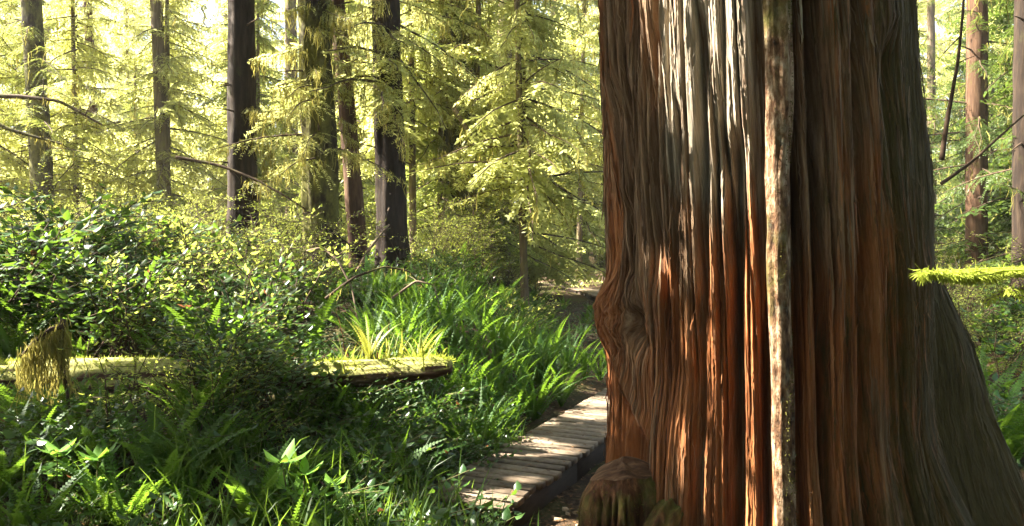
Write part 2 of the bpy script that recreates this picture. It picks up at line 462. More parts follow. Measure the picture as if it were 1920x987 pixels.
# ------------------------------------------------------------------ giant cedar
AXY = 4.6
def cedar():
    r0 = .875
    base = np.array([1.45, AXY, 0.0])
    ph = np.concatenate([np.radians(np.linspace(-128, 112, 1500)), np.radians(np.linspace(112, 232, 110))[1:-1]])
    zs = np.concatenate([np.linspace(-.35, 3.45, 470), np.linspace(3.45, 9.5, 60)[1:]])
    PH, Z = np.meshgrid(ph, zs)
    phd = np.degrees(PH)
    axx = np.interp(Z, [0, .4, 1.7, 3.3, 9.5], [1.47, 1.47, 1.44, 1.362, 1.2])
    r = np.interp(Z, [-.35, .0, .4, 1.7, 3.3, 9.5], [.93, .90, .875, .875, .852, .74])
    Yf = AXY - r0 * np.cos(PH)
    u = HX + F * (axx + r0 * np.sin(PH)) / Yf
    y = HY - F * (Z - CZ) / Yf
    vis = sstep(-100, -94, phd) * (1 - sstep(62, 70, phd))
    s = PH * r0
    zc = np.clip(Z, -.3, 9)
    sw = s + .035 * (vnoise(s * 1.3 + 7, zc * .45, 21) - .5) + .005 * (vnoise(s * 5, zc * 1.4, 22) - .5)
    def cracks(fr, fz, seed, wd):
        return sstep(0, wd, np.abs(2 * vnoise(sw * fr + seed * .37, zc * fz, seed) - 1))
    R1 = cracks(15, .19, 23, .20)
    R2 = cracks(30, .36, 24, .19)
    R4 = cracks(70, 1.6, 28, .45)
    R3 = vnoise(sw * 130, zc * 3.5, 25)
    broad = vnoise(sw * 4.3 + 11, zc * .25, 26) - .5
    smooth_low = sstep(520, 760, y) * vis
    amp = (1 - .58 * smooth_low) * (.7 + .6 * vnoise(s * 2, zc * .8, 27))
    right = sstep(1500, 1560, u) * vis
    amp = amp * (1 - .40 * right)
    plates = vnoise(sw * 22, zc * .35, 29) - .5
    d = amp * (.042 * (R1 - .8) + .026 * (R2 - .8) + .011 * (R4 - .7) + .007 * (R3 - .5) + .026 * plates) + .05 * broad
    ridge = .3 * R1 + .3 * R2 + .2 * R4 + .2 * R3
    # deep creases: position at the top and at the bottom of the picture, depth, width, span
    C = [(1448, 1440, .05, 7, -60, 1100, .5), (1222, 1232, .085, 7, -60, 520, .6), (1176, 1186, .05, 6, 180, 520, .4), (1308, 1318, .075, 8, 20, 1100, .7), (1385, 1378, .15, 13, 250, 1100, 1.0),
         (1352, 1352, .05, 6, -60, 330, .5), (1420, 1436, .075, 9, -60, 1100, .9), (1492, 1500, .10, 9, -60, 1100, 1.0), (1530, 1560, .15, 9, -60, 1100, 1.1), (1626, 1640, .16, 10, -60, 1100, 1.1),
         (1668, 1690, .04, 7, -60, 1100, .5), (1696, 1716, .11, 9, 60, 1100, .9), (1590, 1600, .03, 6, -60, 1100, .4), (1270, 1262, .045, 6, 200, 680, .4), (1150, 1158, .07, 9, 150, 520, .6)]
    for ut, ub, dep, w, y0, y1, col in C:
        uc = ut + (ub - ut) * np.clip(y, -200, 1100) / 987.0 + 10 * (vnoise(zc * 1.6 + ut, zc * 0 + .3, 31) - .5)
        k = np.exp(-((u - uc) / w) ** 2) + col * .32 * np.exp(-((u - uc) / (w * 3.2)) ** 2)
        d = d - dep * k * sstep(y0 - 40, y0 + 60, y) * (1 - sstep(y1 - 60, y1 + 60, y)) * vis
    # burl on the edge with a torn hollow, and the flap that hangs from it over a recess
    bz = np.exp(-(((phd + 76) / 17) ** 2 + ((Z - 1.40) / .20) ** 2) ** 2)
    d = d * (1 - .85 * bz) + bz * (.040 * (vnoise(s * 14, Z * 11, 35) - .5) + .022 * (np.abs(2 * vnoise(s * 26 + Z * 9, Z * 22 - s * 8, 36) - 1) - .5) + .012 * (vnoise(s * 90, Z * 70, 37) - .5))
    d = d + .085 * np.exp(-(((phd + 88) / 17) ** 2 + ((Z - 1.43) / .17) ** 2) ** 1.5)
    tear = vnoise(phd * .16, Z * 7, 33)
    d = d - .12 * np.exp(-(((phd + 66 + 14 * (Z - 1.4)) / 6) ** 2 + ((Z - 1.42) / .13) ** 2)) * (.35 + 1.1 * tear)
    d = d - .045 * np.exp(-(((phd + 71) / 2.6) ** 2)) * sstep(1.62, 1.72, Z) * (1 - sstep(2.0, 2.15, Z))
    zl = 1.24 - (phd + 84) / 28 * .50 + .05 * (vnoise(phd * .2, Z * 0 + 3, 34) - .5)
    hol = sstep(0, .10, zl - Z) * sstep(-84, -78, phd) * (1 - sstep(-60, -55, phd))
    d = d - .15 * hol + .025 * np.exp(-(((zl - Z) + .05) / .05) ** 2) * sstep(-90, -80, phd) * (1 - sstep(-60, -54, phd))
    # swollen smooth leg beside the recess
    kn = sstep(-60, -54, phd) * (1 - sstep(-42, -30, phd)) * (1 - sstep(.85, 1.22, Z))
    d = d + .06 * kn
    d = d * 1.0
    # flare at the foot and the roots
    foot = np.clip(.95 - Z, 0, 2)
    for pc, w, a in ((-92, 10, .06), (-40, 12, .10), (-2, 15, .22), (28, 12, .26), (52, 9, .42)):
        d = d + a * foot ** 1.7 * np.exp(-((phd - pc) / w) ** 2)
    d = d + .05 * foot
    # the great buttress on the far side, two ridges with dark creases between
    bt = np.interp(Z, [-.35, 0, .3, .5, .92, 1.29, 1.6, 1.9], [.98, .77, .57, .47, .345, .25, .12, 0])
    d = d + bt * (np.exp(-((phd - 84) / 8.0) ** 2) + .95 * np.exp(-((phd - 101) / 9) ** 2))
    d = d - .20 * np.exp(-((phd - 68.5) / 4.0) ** 2) * (1 - sstep(1.5, 2.1, Z))
    d = d - .10 * np.exp(-((phd - 92.5) / 2.6) ** 2) * (1 - sstep(.9, 1.5, Z))
    d = d + .8 * np.clip(.5 - Z, 0, 1) ** 1.5 * np.exp(-((phd - 165) / 22) ** 2)
    # mossy shoulder high on the edge
    d = d + .03 * np.exp(-(((phd - 62) / 8) ** 2 + ((Z - 2.2) / .5) ** 2))
    rr = r + d - .008 - .038 * sstep(15, 60, phd) * (1 - sstep(72, 80, phd) * (1 - sstep(1.5, 2.0, Z))) * sstep(.3, 1.0, Z)
    V = np.stack([axx + rr * np.sin(PH) - base[0], AXY - rr * np.cos(PH) - base[1], Z], -1).reshape(-1, 3)
    nz, npn = PH.shape
    i = np.arange(nz - 1)[:, None] * npn; j = np.arange(npn)[None, :]; j2 = (j + 1) % npn
    Q = np.stack([i + j, i + j2, i + npn + j2, i + npn + j], -1).reshape(-1, 4)
    g = Geo(); g.add(V, Q)
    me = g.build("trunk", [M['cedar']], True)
    gn = vnoise(s * 3, zc * .6, 41) - .5 + 1.3 * (vnoise(sw * 16, zc * .30, 42) - .5)
    red = (sstep(220, 640, y) * .60 * (1 - .35 * right) + .25 * sstep(1190, 1225, u) * (1 - sstep(1240, 1300, u)) * sstep(150, 300, y) + .3 * (1 - sstep(1150, 1180, u)) - .12 * sstep(860, 980, y) * right) * vis + .17 + gn * .5 - .05 * kn
    grey = sstep(1212, 1232, u) * (1 - sstep(1400, 1480, u)) * (1 - sstep(280, 540, y)) * .72 + .12 * kn * vis + .15 * (1 - sstep(50, 64, phd)) + gn * .4 * (1 - .7 * sstep(50, 64, phd))  # pale stripe paints sunlight into the bark, over the weathered grey
    moss = right * .30 + sstep(1650, 1735, u) * .34 * vis + sstep(54, 63, phd) * .60 + sstep(64, 72, phd) * .25 + .12 * sstep(1320, 1420, u) * vis + foot * .2 + .25 * (1 - sstep(1143, 1178, u)) * sstep(720, 780, y)
    fibre = np.stack([sw + bz * .10 * (vnoise(s * 12, Z * 9, 38) - .5), 0 * sw + .5 + .12 * np.round(r + d, 2), Z], -1)
    x_ = me.attributes.new("fibre", 'FLOAT_VECTOR', 'POINT'); x_.data.foreach_set("vector", fibre.astype(np.float32).ravel())
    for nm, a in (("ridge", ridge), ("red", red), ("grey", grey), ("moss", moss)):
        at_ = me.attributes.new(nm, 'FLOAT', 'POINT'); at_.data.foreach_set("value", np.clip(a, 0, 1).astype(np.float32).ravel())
    def strips(n):
        FB = []; gs = Geo(); A = {k: [] for k in ("ridge", "red", "grey", "moss")}
        V3 = V.reshape(nz, npn, 3); src = {"ridge": ridge, "red": red, "grey": grey, "moss": moss}
        for q in range(n):
            j_ = int(rng.integers(120, 1420)); ln = int(rng.integers(14, 80)); i_ = int(rng.integers(20, 460 - ln))
            rows = np.arange(i_, i_ + ln, 3); m = len(rows)
            if m < 4: continue
            jj = np.clip(j_ + np.round(3 * np.cumsum(rng.normal(0, .12, m))).astype(int), 5, 1490)
            C_ = V3[rows, jj]; Tn = norm(V3[rows, jj + 4] - V3[rows, jj - 4])
            Nn = np.stack([np.sin(ph[jj]), -np.cos(ph[jj]), 0 * rows], -1)
            q_ = np.linspace(-1, 1, m)
            lift = .002 + rng.uniform(.001, .006) + rng.uniform(0, .022) * (np.clip(q_ * (1 if rng.uniform() < .5 else -1), 0, 1)) ** 2.5
            w_ = rng.uniform(.002, .0065) * (1 - .8 * np.abs(q_) ** 3)
            C_ = C_ + Nn * lift[:, None]
            VV = np.concatenate([C_ + Tn * w_[:, None] + Nn * .0015, C_ - Tn * w_[:, None]]); i2 = np.arange(m - 1)
            gs.add(VV, np.stack([i2, i2 + 1, m + i2 + 1, m + i2], -1))
            FB.append(np.concatenate([fibre[rows, jj], fibre[rows, jj] + [.01, 0, 0]]))
            for k_, a_ in src.items():
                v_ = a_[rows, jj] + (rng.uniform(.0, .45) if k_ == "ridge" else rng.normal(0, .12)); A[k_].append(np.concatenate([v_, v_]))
        mm = gs.build("bark_fibres", [M['cedar']], True)
        for k_, a_ in A.items():
            x_ = mm.attributes.new(k_, 'FLOAT', 'POINT'); x_.data.foreach_set("value", np.clip(np.concatenate(a_), 0, 1).astype(np.float32))
        x_ = mm.attributes.new("fibre", 'FLOAT_VECTOR', 'POINT'); x_.data.foreach_set("vector", np.concatenate(FB).astype(np.float32).ravel())
        return mm
    t = thing("red_cedar", "massive red cedar with fluted stringy bark and flaring mossy buttress beside the boardwalk", "tree", base)
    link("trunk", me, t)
    tag(link("bark_fibres", strips(3600), t), kind="stuff")
cedar()

# slender trunk that climbs the face of the cedar
def sapling():
    g = Geo()
    zs = np.linspace(-.1, 9, 420)
    yy = HY - F * (zs - CZ) / 3.6
    px = np.interp(yy, [-2600, 0, 100, 200, 330, 430, 560, 660, 760, 987, 1200], [1425, 1455, 1456, 1457, 1453, 1461, 1464, 1465, 1468, 1470, 1473])
    px = px + 5 * (vnoise(zs * 2.3, zs * 0, 12) - .5)
    Yp = np.interp(zs, [-.1, .5, 1.0, 9], [3.42, 3.52, 3.6, 3.66])
    pts = np.stack([(px - HX) / F * Yp + .006 * np.sin(zs * 3.1), Yp, zs], -1)
    rad = np.interp(zs, [-.1, .3, 1.5, 3.2, 9], [.078, .047, .051, .060, .042]) * (1 + .22 * (vnoise(zs * 5, zs * 0 + .5, 14) - .5))
    tube(g, pts, rad, 40, 0, rough=.20, seed=5, ridges=13)
    b = pts[0]
    t = thing("slender_tree", "slender mottled trunk growing straight up against the face of the giant cedar", "tree", b)
    link("trunk", g.build("trunk", [M['bark_sapling']], True, off=b), t)
    # tufts of moss down its shaded side
    g2 = Geo(); n = 3600
    k = rng.integers(0, 180, n)
    a = rng.normal(.35, .6, n)
    keep = vnoise(pts[k][:, 2] * 5, a * 2, 9) > .5
    k, a = k[keep], a[keep]
    D = np.stack([np.sin(a), -np.cos(a), rng.normal(-.2, .5, len(a))], -1)
    B = pts[k] + D * [1, 1, 0] * rad[k][:, None] * .97 + np.stack([0 * a, 0 * a, rng.uniform(-.03, .03, len(a))], -1)
    diamonds(g2, B, D, rng.normal(size=(len(a), 3)), rng.uniform(.005, .013, len(a)), .006, 0, rng.uniform(0, .5, len(a)))
    link("moss", g2.build("moss", [M['trunkmoss']], False, off=b), t)["kind"] = "stuff"
sapling()

# sawn root stump at the cedar's foot
def stump():
    g = Geo()
    b = np.array([.560, 4.12, float(gz(.56, 4.12)) - .05])
    H = .64; na, nh = 180, 90
    a = np.linspace(0, 2 * np.pi, na, endpoint=False)
    hs = np.linspace(0, 1, nh)
    A, Hh = np.meshgrid(a, hs)
    rr = .175 + .06 * (1 - Hh) ** 1.6 + .022 * np.cos(A * 3 + .6) + .016 * np.cos(A * 5 + 2) + .08 * (vnoise(np.cos(A) * 2.2 + 5, np.sin(A) * 2.2 + Hh * 2.0, 51) - .5) + .075 * (1 - sstep(.7, .97, Hh)) * (sstep(0, .3, np.abs(2 * vnoise(A / (2 * np.pi) * 30, Hh * 1.6, 52) - 1)) - .7)
    rr = rr + .05 * np.exp(-((Hh - .5) / .2) ** 2) * (vnoise(A * 2, Hh * 3, 57) - .3)
    rr = np.where(Hh > .7, rr + (.178 + .012 * np.cos(A * 2) - rr) * .65 * sstep(.7, 1, Hh), rr)
    rr = rr * (1 - .22 * sstep(.80, 1, Hh) ** 2.2)
    V = np.stack([rr * np.cos(A) * 1.12, rr * np.sin(A), Hh * H * (1 + .05 * np.cos(A - .4)) + .05 * sstep(.6, 1, Hh) * (vnoise(np.cos(A) * 1.4 + 7, np.sin(A) * 1.4, 58) - .5)], -1).reshape(-1, 3)
    i = np.arange(nh - 1)[:, None] * na; j = np.arange(na)[None, :]; j2 = (j + 1) % na
    g.add(V, np.stack([i + j, i + j2, i + na + j2, i + na + j], -1).reshape(-1, 4))
    t = thing("root_stump", "low sawn root stump with flat brown top and mossy sides at the cedar's foot", "stump", b)
    link("side_bark", g.build("side_bark", [M['bark_stump']], True), t)
    gm = Geo(); n = 2600; ii = rng.integers(0, nh - 2, n); jj = rng.integers(0, na, n)
    C_ = V.reshape(nh, na, 3)[ii, jj]; keep = (vnoise(jj * .06, ii * .07, 59) + .25 * (np.cos(a[jj] + 2.6)) > .55); C_ = C_[keep]; jj = jj[keep]
    N_ = np.stack([np.cos(a[jj]), np.sin(a[jj]), 0 * jj], -1)
    diamonds(gm, C_ - N_ * .004, N_ + rng.normal(0, .6, C_.shape) + [0, 0, .2], rng.normal(size=C_.shape), rng.uniform(.008, .022, len(C_)), .006, 0, rng.uniform(0, 1, len(C_)))
    tag(link("moss", gm.build("moss", [M['trunkmoss']]), t), kind="stuff")
    gt = Geo(); top = V.reshape(nh, na, 3)[-1]
    rings = np.linspace(1, 0, 14)[:-1]
    W = np.concatenate([top * [k, k, 1] + [[0, 0, .008 * (vnoise(a * 3, a * 0 + k * 9, 53).mean() - .5) + .05 * (1 - k * k)]] for k in rings] + [[[0, 0, H + .045]]])
    i = np.arange(len(rings) - 1)[:, None] * na
    Q = np.stack([i + j, i + j2, i + na + j2, i + na + j], -1).reshape(-1, 4)
    lr = (len(rings) - 1) * na
    gt.add(W, Q, [[lr + q, lr + (q + 1) % na, len(W) - 1] for q in range(na)])
    link("cut_top", gt.build("cut_top", [M['stumptop']], True), t)
M['bark_stump'] = bark_mat("stump_bark", [(.30, (.012, .005, .003)), (.5, (.075, .030, .012)), (.70, (.24, .12, .055))], moss=.62, moss_col=(.085, .09, .016), vs=(16, 16, 4), bump=1.0)
M['stumptop'] = bark_mat("stump_top", [(.30, (.015, .007, .004)), (.5, (.085, .042, .022)), (.70, (.21, .125, .07))], moss=.22, moss_col=(.09, .09, .018), vs=(5, 20, 5), bump=1.0)
stump()

# knobbly root burl between the stump and the cedar
def root_knob():
    g = Geo()
    pts = np.array([[.66, 3.92, .05], [.68, 3.90, .25], [.72, 3.90, .42], [.77, 3.95, .52], [.83, 4.02, .58]])
    tt = np.linspace(0, 4, 40)
    P = np.stack([np.interp(tt, range(5), pts[:, k]) for k in range(3)], -1)
    tube(g, P, np.interp(tt, [0, 1.2, 2.2, 3.2, 3.8, 4], [.12, .085, .10, .085, .05, .01]), 60, 0, rough=.38, seed=61, ridges=11)
    t = thing("cedar_root", "gnarled reddish root knob wedged between the sawn stump and the cedar", "root", pts[0])
    link("bark", g.build("bark", [M['bark_stump']], True, off=pts[0]), t)
root_knob()

# ------------------------------------------------------------------ boardwalk
def path_at(s):
    seg = np.linalg.norm(np.diff(PATH, axis=0), axis=1); cum = np.concatenate([[0], np.cumsum(seg)])
    x = np.interp(s, cum, PATH[:, 0]); y = np.interp(s, cum, PATH[:, 1])
    e = .35
    x1, y1 = np.interp(s + e, cum, PATH[:, 0]), np.interp(s + e, cum, PATH[:, 1])
    x0, y0 = np.interp(s - e, cum, PATH[:, 0]), np.interp(s - e, cum, PATH[:, 1])
    d = np.array([x1 - x0, y1 - y0]); return np.array([x, y]), d / np.linalg.norm(d), cum[-1]

def box(g, c, ax, ay, az, sx, sy, sz, bev=.006, tint=.5, jit=None):
    """Box with chamfered upper edges: half sizes sx, sy, sz along the axes ax, ay, az."""
    P = []
    for (kx, ky, kz) in [(-1, -1, -1), (1, -1, -1), (1, 1, -1), (-1, 1, -1)]:
        P.append(c + ax * kx * sx + ay * ky * sy + az * kz * sz)
    for (kx, ky) in [(-1, -1), (1, -1), (1, 1), (-1, 1)]:
        P.append(c + ax * kx * sx + ay * ky * sy + az * (sz - bev))
    for (kx, ky) in [(-1, -1), (1, -1), (1, 1), (-1, 1)]:
        P.append(c + ax * kx * (sx - bev) + ay * ky * (sy - bev) + az * sz)
    Q = [[3, 2, 1, 0]]
    for k in (0, 4):
        for q in range(4): Q.append([k + q, k + (q + 1) % 4, k + 4 + (q + 1) % 4, k + 4 + q])
    Q.append([8, 9, 10, 11])
    g.add(np.array(P), Q, tint=tint)

def boardwalk():
    g = Geo(); gb = Geo()
    total = path_at(0)[2]
    s = .02; base = np.array([PATH[0][0], PATH[0][1], 0])
    pitch = .122
    while s < total - .2:
        p, d, _ = path_at(s)
        nrm = np.array([d[1], -d[0], 0]); dd = np.array([d[0], d[1], 0])
        w = PW / 2 + rng.normal(0, .008)
        tilt = rng.normal(0, .006)
        up = norm(np.array([0, 0, 1.0]) + nrm * tilt + dd * rng.normal(0, .012))
        c = np.array([p[0], p[1], DECK - .02 + rng.normal(0, .002)]) + nrm * rng.normal(0, .006)
        box(g, c, norm(nrm + dd * rng.normal(0, .012)), dd, up, w, pitch / 2 - rng.uniform(.007, .015), .019, .005, rng.uniform(.1, .9))
        s += pitch
    for side in (-1, 1):
        s = 0.0
        while s < total - 1.2:
            p, d, _ = path_at(s + .6)
            nrm = np.array([d[1], -d[0], 0]); dd = np.array([d[0], d[1], 0])
            box(gb, np.array([p[0], p[1], DECK - .155]) + nrm * side * (PW / 2 - .045), nrm, dd, np.array([0, 0, 1.0]), .028, .605, .112, .006)
            s += 1.2
    t = thing("boardwalk", "narrow weathered plank boardwalk curving past the giant cedar into the ferns", "boardwalk", base)
    link("plank_deck", g.build("plank_deck", [M['plank']], False, off=base), t)
    link("side_beam", gb.build("side_beam", [M['beam']], False, off=base), t)
boardwalk()

# ------------------------------------------------------------------ fallen log
def fallen_log():
    g = Geo()
    a = at(-120, 722, 6.75); b = at(846, 690, 6.05)
    tt = np.linspace(0, 1, 140)
    pts = a + (b - a) * tt[:, None]
    pts[:, 2] += .03 * np.sin(tt * 7) ; pts[:, 1] += .05 * np.sin(tt * 4)
    rad = np.interp(tt, [0, .4, .75, .97, 1], [.15, .14, .115, .085, .05])
    tube(g, pts, rad, 40, 0, rough=.16, seed=71, ridges=12)
    base = np.array([a[0], a[1], a[2]])
    t = thing("fallen_log", "long mossy fallen log lying across the ferns with a sunlit broken tip", "log", base)
    link("bark", g.build("bark", [M['log']], True, off=base), t)
    g2 = Geo(); n = 5200
    k = rng.integers(0, 140, n); th = rng.normal(0, .75, n)
    keep = vnoise(pts[k][:, 0] * 3, th * 1.4, 72) > .42
    k, th = k[keep], th[keep]; n = len(k)
    axis = norm(b - a); side = norm(np.cross(axis, [0, 0, 1])); up = np.cross(side, axis)
    Nn = up * np.cos(th)[:, None] + side * np.sin(th)[:, None]
    B = pts[k] + Nn * rad[k][:, None] * .98 + axis * rng.uniform(-.02, .02, n)[:, None]
    diamonds(g2, B, norm(Nn + rng.normal(0, .6, (n, 3)) + [0, 0, -.15]), rng.normal(size=(n, 3)), rng.uniform(.015, .05, n), rng.uniform(.006, .012, n), 0, rng.uniform(0, 1, n))
    link("moss", g2.build("moss", [M['limemoss']], False, off=base), t)["kind"] = "stuff"
    return pts, rad
LOGP, LOGR = fallen_log()

# ------------------------------------------------------------------ conifer boughs and trees
def bough(L=1.6, step=.06, lstep=.035, ll=.05, lw=.015, droop=.18, rg=None, spread=.42, hang=.3):
    """One flat drooping conifer bough along +X."""
    rg = rg or rng
    g = Geo()
    nt_ = int(L / step)
    t = (np.arange(nt_) + .5) / nt_
    sgn = np.where(np.arange(nt_) % 2 == 0, 1, -1)
    P0 = np.stack([L * t, .03 * np.sin(t * 9), -droop * L * t ** 2], -1)
    bl = L * spread * np.clip((1 - t), .03, 1) ** .75 * np.clip(t * 5, .35, 1) * rg.uniform(.6, 1.15, nt_)
    Bs, Ds, Ss, ls, tn = [], [], [], [], []
    for k in range(nt_):
        ang = rg.uniform(.75, 1.15) * sgn[k]
        d = np.array([math.cos(ang), math.sin(ang), rg.uniform(-hang, .05) - droop * t[k]])
        d /= np.linalg.norm(d)
        m = max(2, int(bl[k] / lstep))
        q = (np.arange(m) + .5) / m
        base = P0[k] + d * (q * bl[k])[:, None] + np.array([0, 0, -1]) * (.25 * bl[k] * q ** 2)[:, None]
        side = np.cross(d, [0, 0, 1.0]); side /= np.linalg.norm(side)
        for sg in (-1, 1):
            D = d * .75 + side * sg * .8 + rg.normal(0, .16, (m, 3)) + [0, 0, -.12]
            Bs.append(base); Ds.append(D); Ss.append(np.cross(D, [0, 0, 1]) + rg.normal(0, .35, (m, 3)))
            ls.append(ll * rg.uniform(.6, 1.3, m) * (1.1 - .5 * q)); tn.append(np.clip(rg.normal(.45, .2, m) + .3 * (q - .5), 0, 1))
    B, D, S, l, tn = map(np.concatenate, (Bs, Ds, Ss, ls, tn))
    diamonds(g, B, D, S, l, lw * rg.uniform(.7, 1.4, len(B)), 0, tn)
    tt = np.linspace(0, 1, 7)
    tube(g, np.stack([L * tt, .03 * np.sin(tt * 9), -droop * L * tt ** 2], -1), .012 * L * (1 - .85 * tt) + .002, 4, 1, cap=False)
    return g

def moss_strands(g, P, n, lmin, lmax, w, rg=None, mat=0):
    """Thin hanging strips of beard moss from random points among P."""
    rg = rg or rng
    k = rg.integers(0, len(P), n)
    B = P[k] + rg.normal(0, .02, (n, 3))
    L = rg.uniform(lmin, lmax, n) * rg.uniform(.4, 1, n); W = w * rg.uniform(.5, 1.5, n)
    a = rg.uniform(0, np.pi, n); S = np.stack([np.cos(a), np.sin(a), 0 * a], -1)
    dr = rg.normal(0, .12, (n, 3)); dr[:, 2] = 0
    m = 6; q = np.linspace(0, 1, m); ww = np.array([.7, 1, .9, .8, .5, .05])
    wob = np.cumsum(rg.normal(0, .055, (n, m, 3)) * [1, 1, .2], 1) * L[:, None, None]
    C = B[:, None, :] + np.array([0, 0, -1]) * (q[None, :, None] * L[:, None, None]) + dr[:, None, :] * (q[None, :, None] ** 2 * L[:, None, None]) + wob
    Sw = S[:, None, :] * (ww[None, :, None] * W[:, None, None] / 2)
    V = np.stack([C + Sw, C - Sw], 2).reshape(-1, 3)
    b = (np.arange(n) * 2 * m)[:, None, None]
    j = (np.arange(m - 1) * 2)[None, :, None]
    Q = (b + j + np.array([0, 1, 3, 2])[None, None, :]).reshape(-1, 4)
    g.add(V, Q, mat=mat, tint=np.repeat(rg.uniform(0, 1, n), 2 * m))

BV = [bough(L, .05, .03, .062, .020, hang=.6, rg=np.random.default_rng(100 + k)) for k, L in enumerate((1.2, 1.5, 1.8, 2.1))]
BF = [bough(L, .075, .055, .15, .055, .22, hang=1.0, rg=np.random.default_rng(120 + k)) for k, L in enumerate((1.5, 2.0, 2.5))]       # coarser, for far trees
BX = [bough(L, .24, .17, .42, .17, .25, hang=1.1, rg=np.random.default_rng(140 + k)) for k, L in enumerate((2.5, 3.2))]              # for the far wood

def crown(n, z0, z1, rmax, kind, rg, az=None, moss=0, mlen=(.1, .45), trunk=lambda z: np.zeros(2), flat=1.0, topr=.5, mw=.016):
    g = Geo(); gm = Geo(); MP = []
    for k in range(n):
        z = z0 + (z1 - z0) * (k + rg.uniform(0, 1)) / n
        a = rg.uniform(0, 2 * np.pi) if az is None else rg.normal(az[0], az[1])
        b = kind[rg.integers(len(kind))]
        Lb = float(np.concatenate(b.V)[:, 0].max())
        sc = rmax / Lb * rg.uniform(.55, 1.1) * (1 - (1 - topr) * (z - z0) / (z1 - z0))
        Mx = rotz(a) @ roty(rg.normal(.12, .2) * flat) @ rotx(rg.normal(0, .4)) * sc
        o = np.array([*trunk(z), z])
        g.merge(b, Mx, o, tint_add=rg.normal(0, .14))
        t = rg.uniform(.12, .98, 40)
        l = np.stack([Lb * t, rg.uniform(-1, 1, 40) * Lb * .28 * (1 - t), -.18 * Lb * t ** 2], -1)
        MP.append(l @ Mx.T + o)
    if moss: moss_strands(gm, np.concatenate(MP), moss, *mlen, mw, rg)
    return g, (gm if moss else None)

def trunk_geo(H, rb, rt, lean, rg, seg=22, rough=.07, flare=.5, z0=-.4, bend=.0):
    g = Geo()
    z = np.concatenate([np.linspace(z0, 1.0, 16)[:-1], np.linspace(1, H, max(12, int(H * 7)))])
    pts = np.stack([lean[0] * z + bend * np.sin(z * .8), lean[1] * z + 0 * z, z], -1)
    r = rb + (rt - rb) * np.clip(z, 0, H) / H
    r = r * (1 + flare * np.exp(-np.clip(z, 0, 9) / .28))
    tube(g, pts, r, seg, 0, rough=rough, seed=int(rg.integers(1, 999)), ridges=13)
    return g

def fine_tree(name, label, Y, pxt, pxb, wpx, bark, crown_args=None, H=None, needles='needle', group=None, bend=0., seg=26, rough=.08, cat="tree"):
    p = ground(pxb, Y)
    zt = CZ + HY * Y / F
    xt = (pxt - HX) / F * Y
    lean = ((xt - p[0]) / (zt - p[2]), 0)
    rg = np.random.default_rng(int(pxb * 7 + Y * 10))
    H = H or (zt - p[2]) * 1.6 + 3
    rb = wpx / F * Y / 2
    t = thing(name, label, cat, p, group)
    link("trunk", trunk_geo(H, rb * 1.05, rb * .72, lean, rg, seg, rough, bend=bend).build("trunk", [M[bark]], True), t)
    for q in range(5 if Y < 19 else 0):
        gs = Geo(); zz = rg.uniform(1.2, min(H, zt - p[2])); a = rg.uniform(-2.9, -.2); l = rg.uniform(.15, .5)
        o_ = np.array([lean[0] * zz, 0, zz]) + np.array([math.cos(a), math.sin(a), 0]) * rb * .8
        tq = np.linspace(0, 1, 5)[:, None]
        tube(gs, o_ + np.array([math.cos(a), math.sin(a), rg.uniform(-.3, .3)]) * l * tq + np.array([0, 0, -.1]) * l * tq ** 2, np.linspace(.016, .006, 5), 6, 0, rough=.2)
        link("broken_branch", gs.build("broken_branch", [M['twig']], True), t)
    if crown_args:
        ca = dict(crown_args); z0 = ca.pop('z0'); z1 = ca.pop('z1')
        g, gm = crown(ca.pop('n'), z0 - p[2], z1 - p[2], ca.pop('r'), ca.pop('kind', BV), rg, trunk=lambda z: np.array([lean[0] * z, 0]), **ca)
        link("crown", g.build("crown", [M[needles], M['twig']]), t)
        if gm: link("hanging_moss", gm.build("hanging_moss", [M['hang']]), t)["kind"] = "stuff"
    return t

def zpx(py, Y): return CZ + (HY - py) / F * Y

fine_tree("mossy_tree", "mossy olive trunk with shaggy boughs standing nearest the picture's edge above the shrubs", 18, 58, 88, 40, 'bark_moss', dict(n=34, z0=zpx(300, 18), z1=zpx(-120, 18), r=2.0, moss=420), needles='needle')
fine_tree("thin_tree", "thin dark far trunk between the shaggy mossy tree and the straight tan tree", 27, 164, 186, 17, 'bark_brown', dict(n=26, z0=zpx(260, 27), z1=zpx(-80, 27), r=2.2, kind=BF, moss=150), needles='needle_gold_lit')
fine_tree("tan_tree", "straight slim tan trunk sunlit along one edge, branchless near the ground", 20, 293, 312, 24, 'bark_pale', dict(n=22, z0=zpx(330, 20), z1=zpx(-120, 20), r=1.7, moss=160), needles='needle_gold_lit')
fine_tree("dark_conifer", "straight bare nearly black trunk with a thin mossy bough crossing it", 12.5, 452, 457, 54, 'bark_dark', dict(n=5, z0=zpx(330, 12.5), z1=zpx(170, 12.5), r=1.1, az=(-.2, .8), moss=230, mlen=(.08, .4)), needles='needle_gold_lit', seg=36, rough=.12)
fine_tree("moss_trunk_conifer", "thickest mid-distance trunk, moss flecked from its foot up under hanging boughs", 12.0, 590, 608, 66, 'bark_moss', dict(n=24, z0=zpx(300, 12), z1=zpx(-10, 12), r=1.7, az=(-1.2, 1.4), moss=1700, mlen=(.06, .42), mw=.012), needles='needle_gold_lit', seg=40, rough=.13)
fine_tree("leaning_conifer", "narrow brown trunk leaning slightly between the two thicker dark trunks", 12.8, 632, 676, 33, 'bark_brown', None, bend=.02)
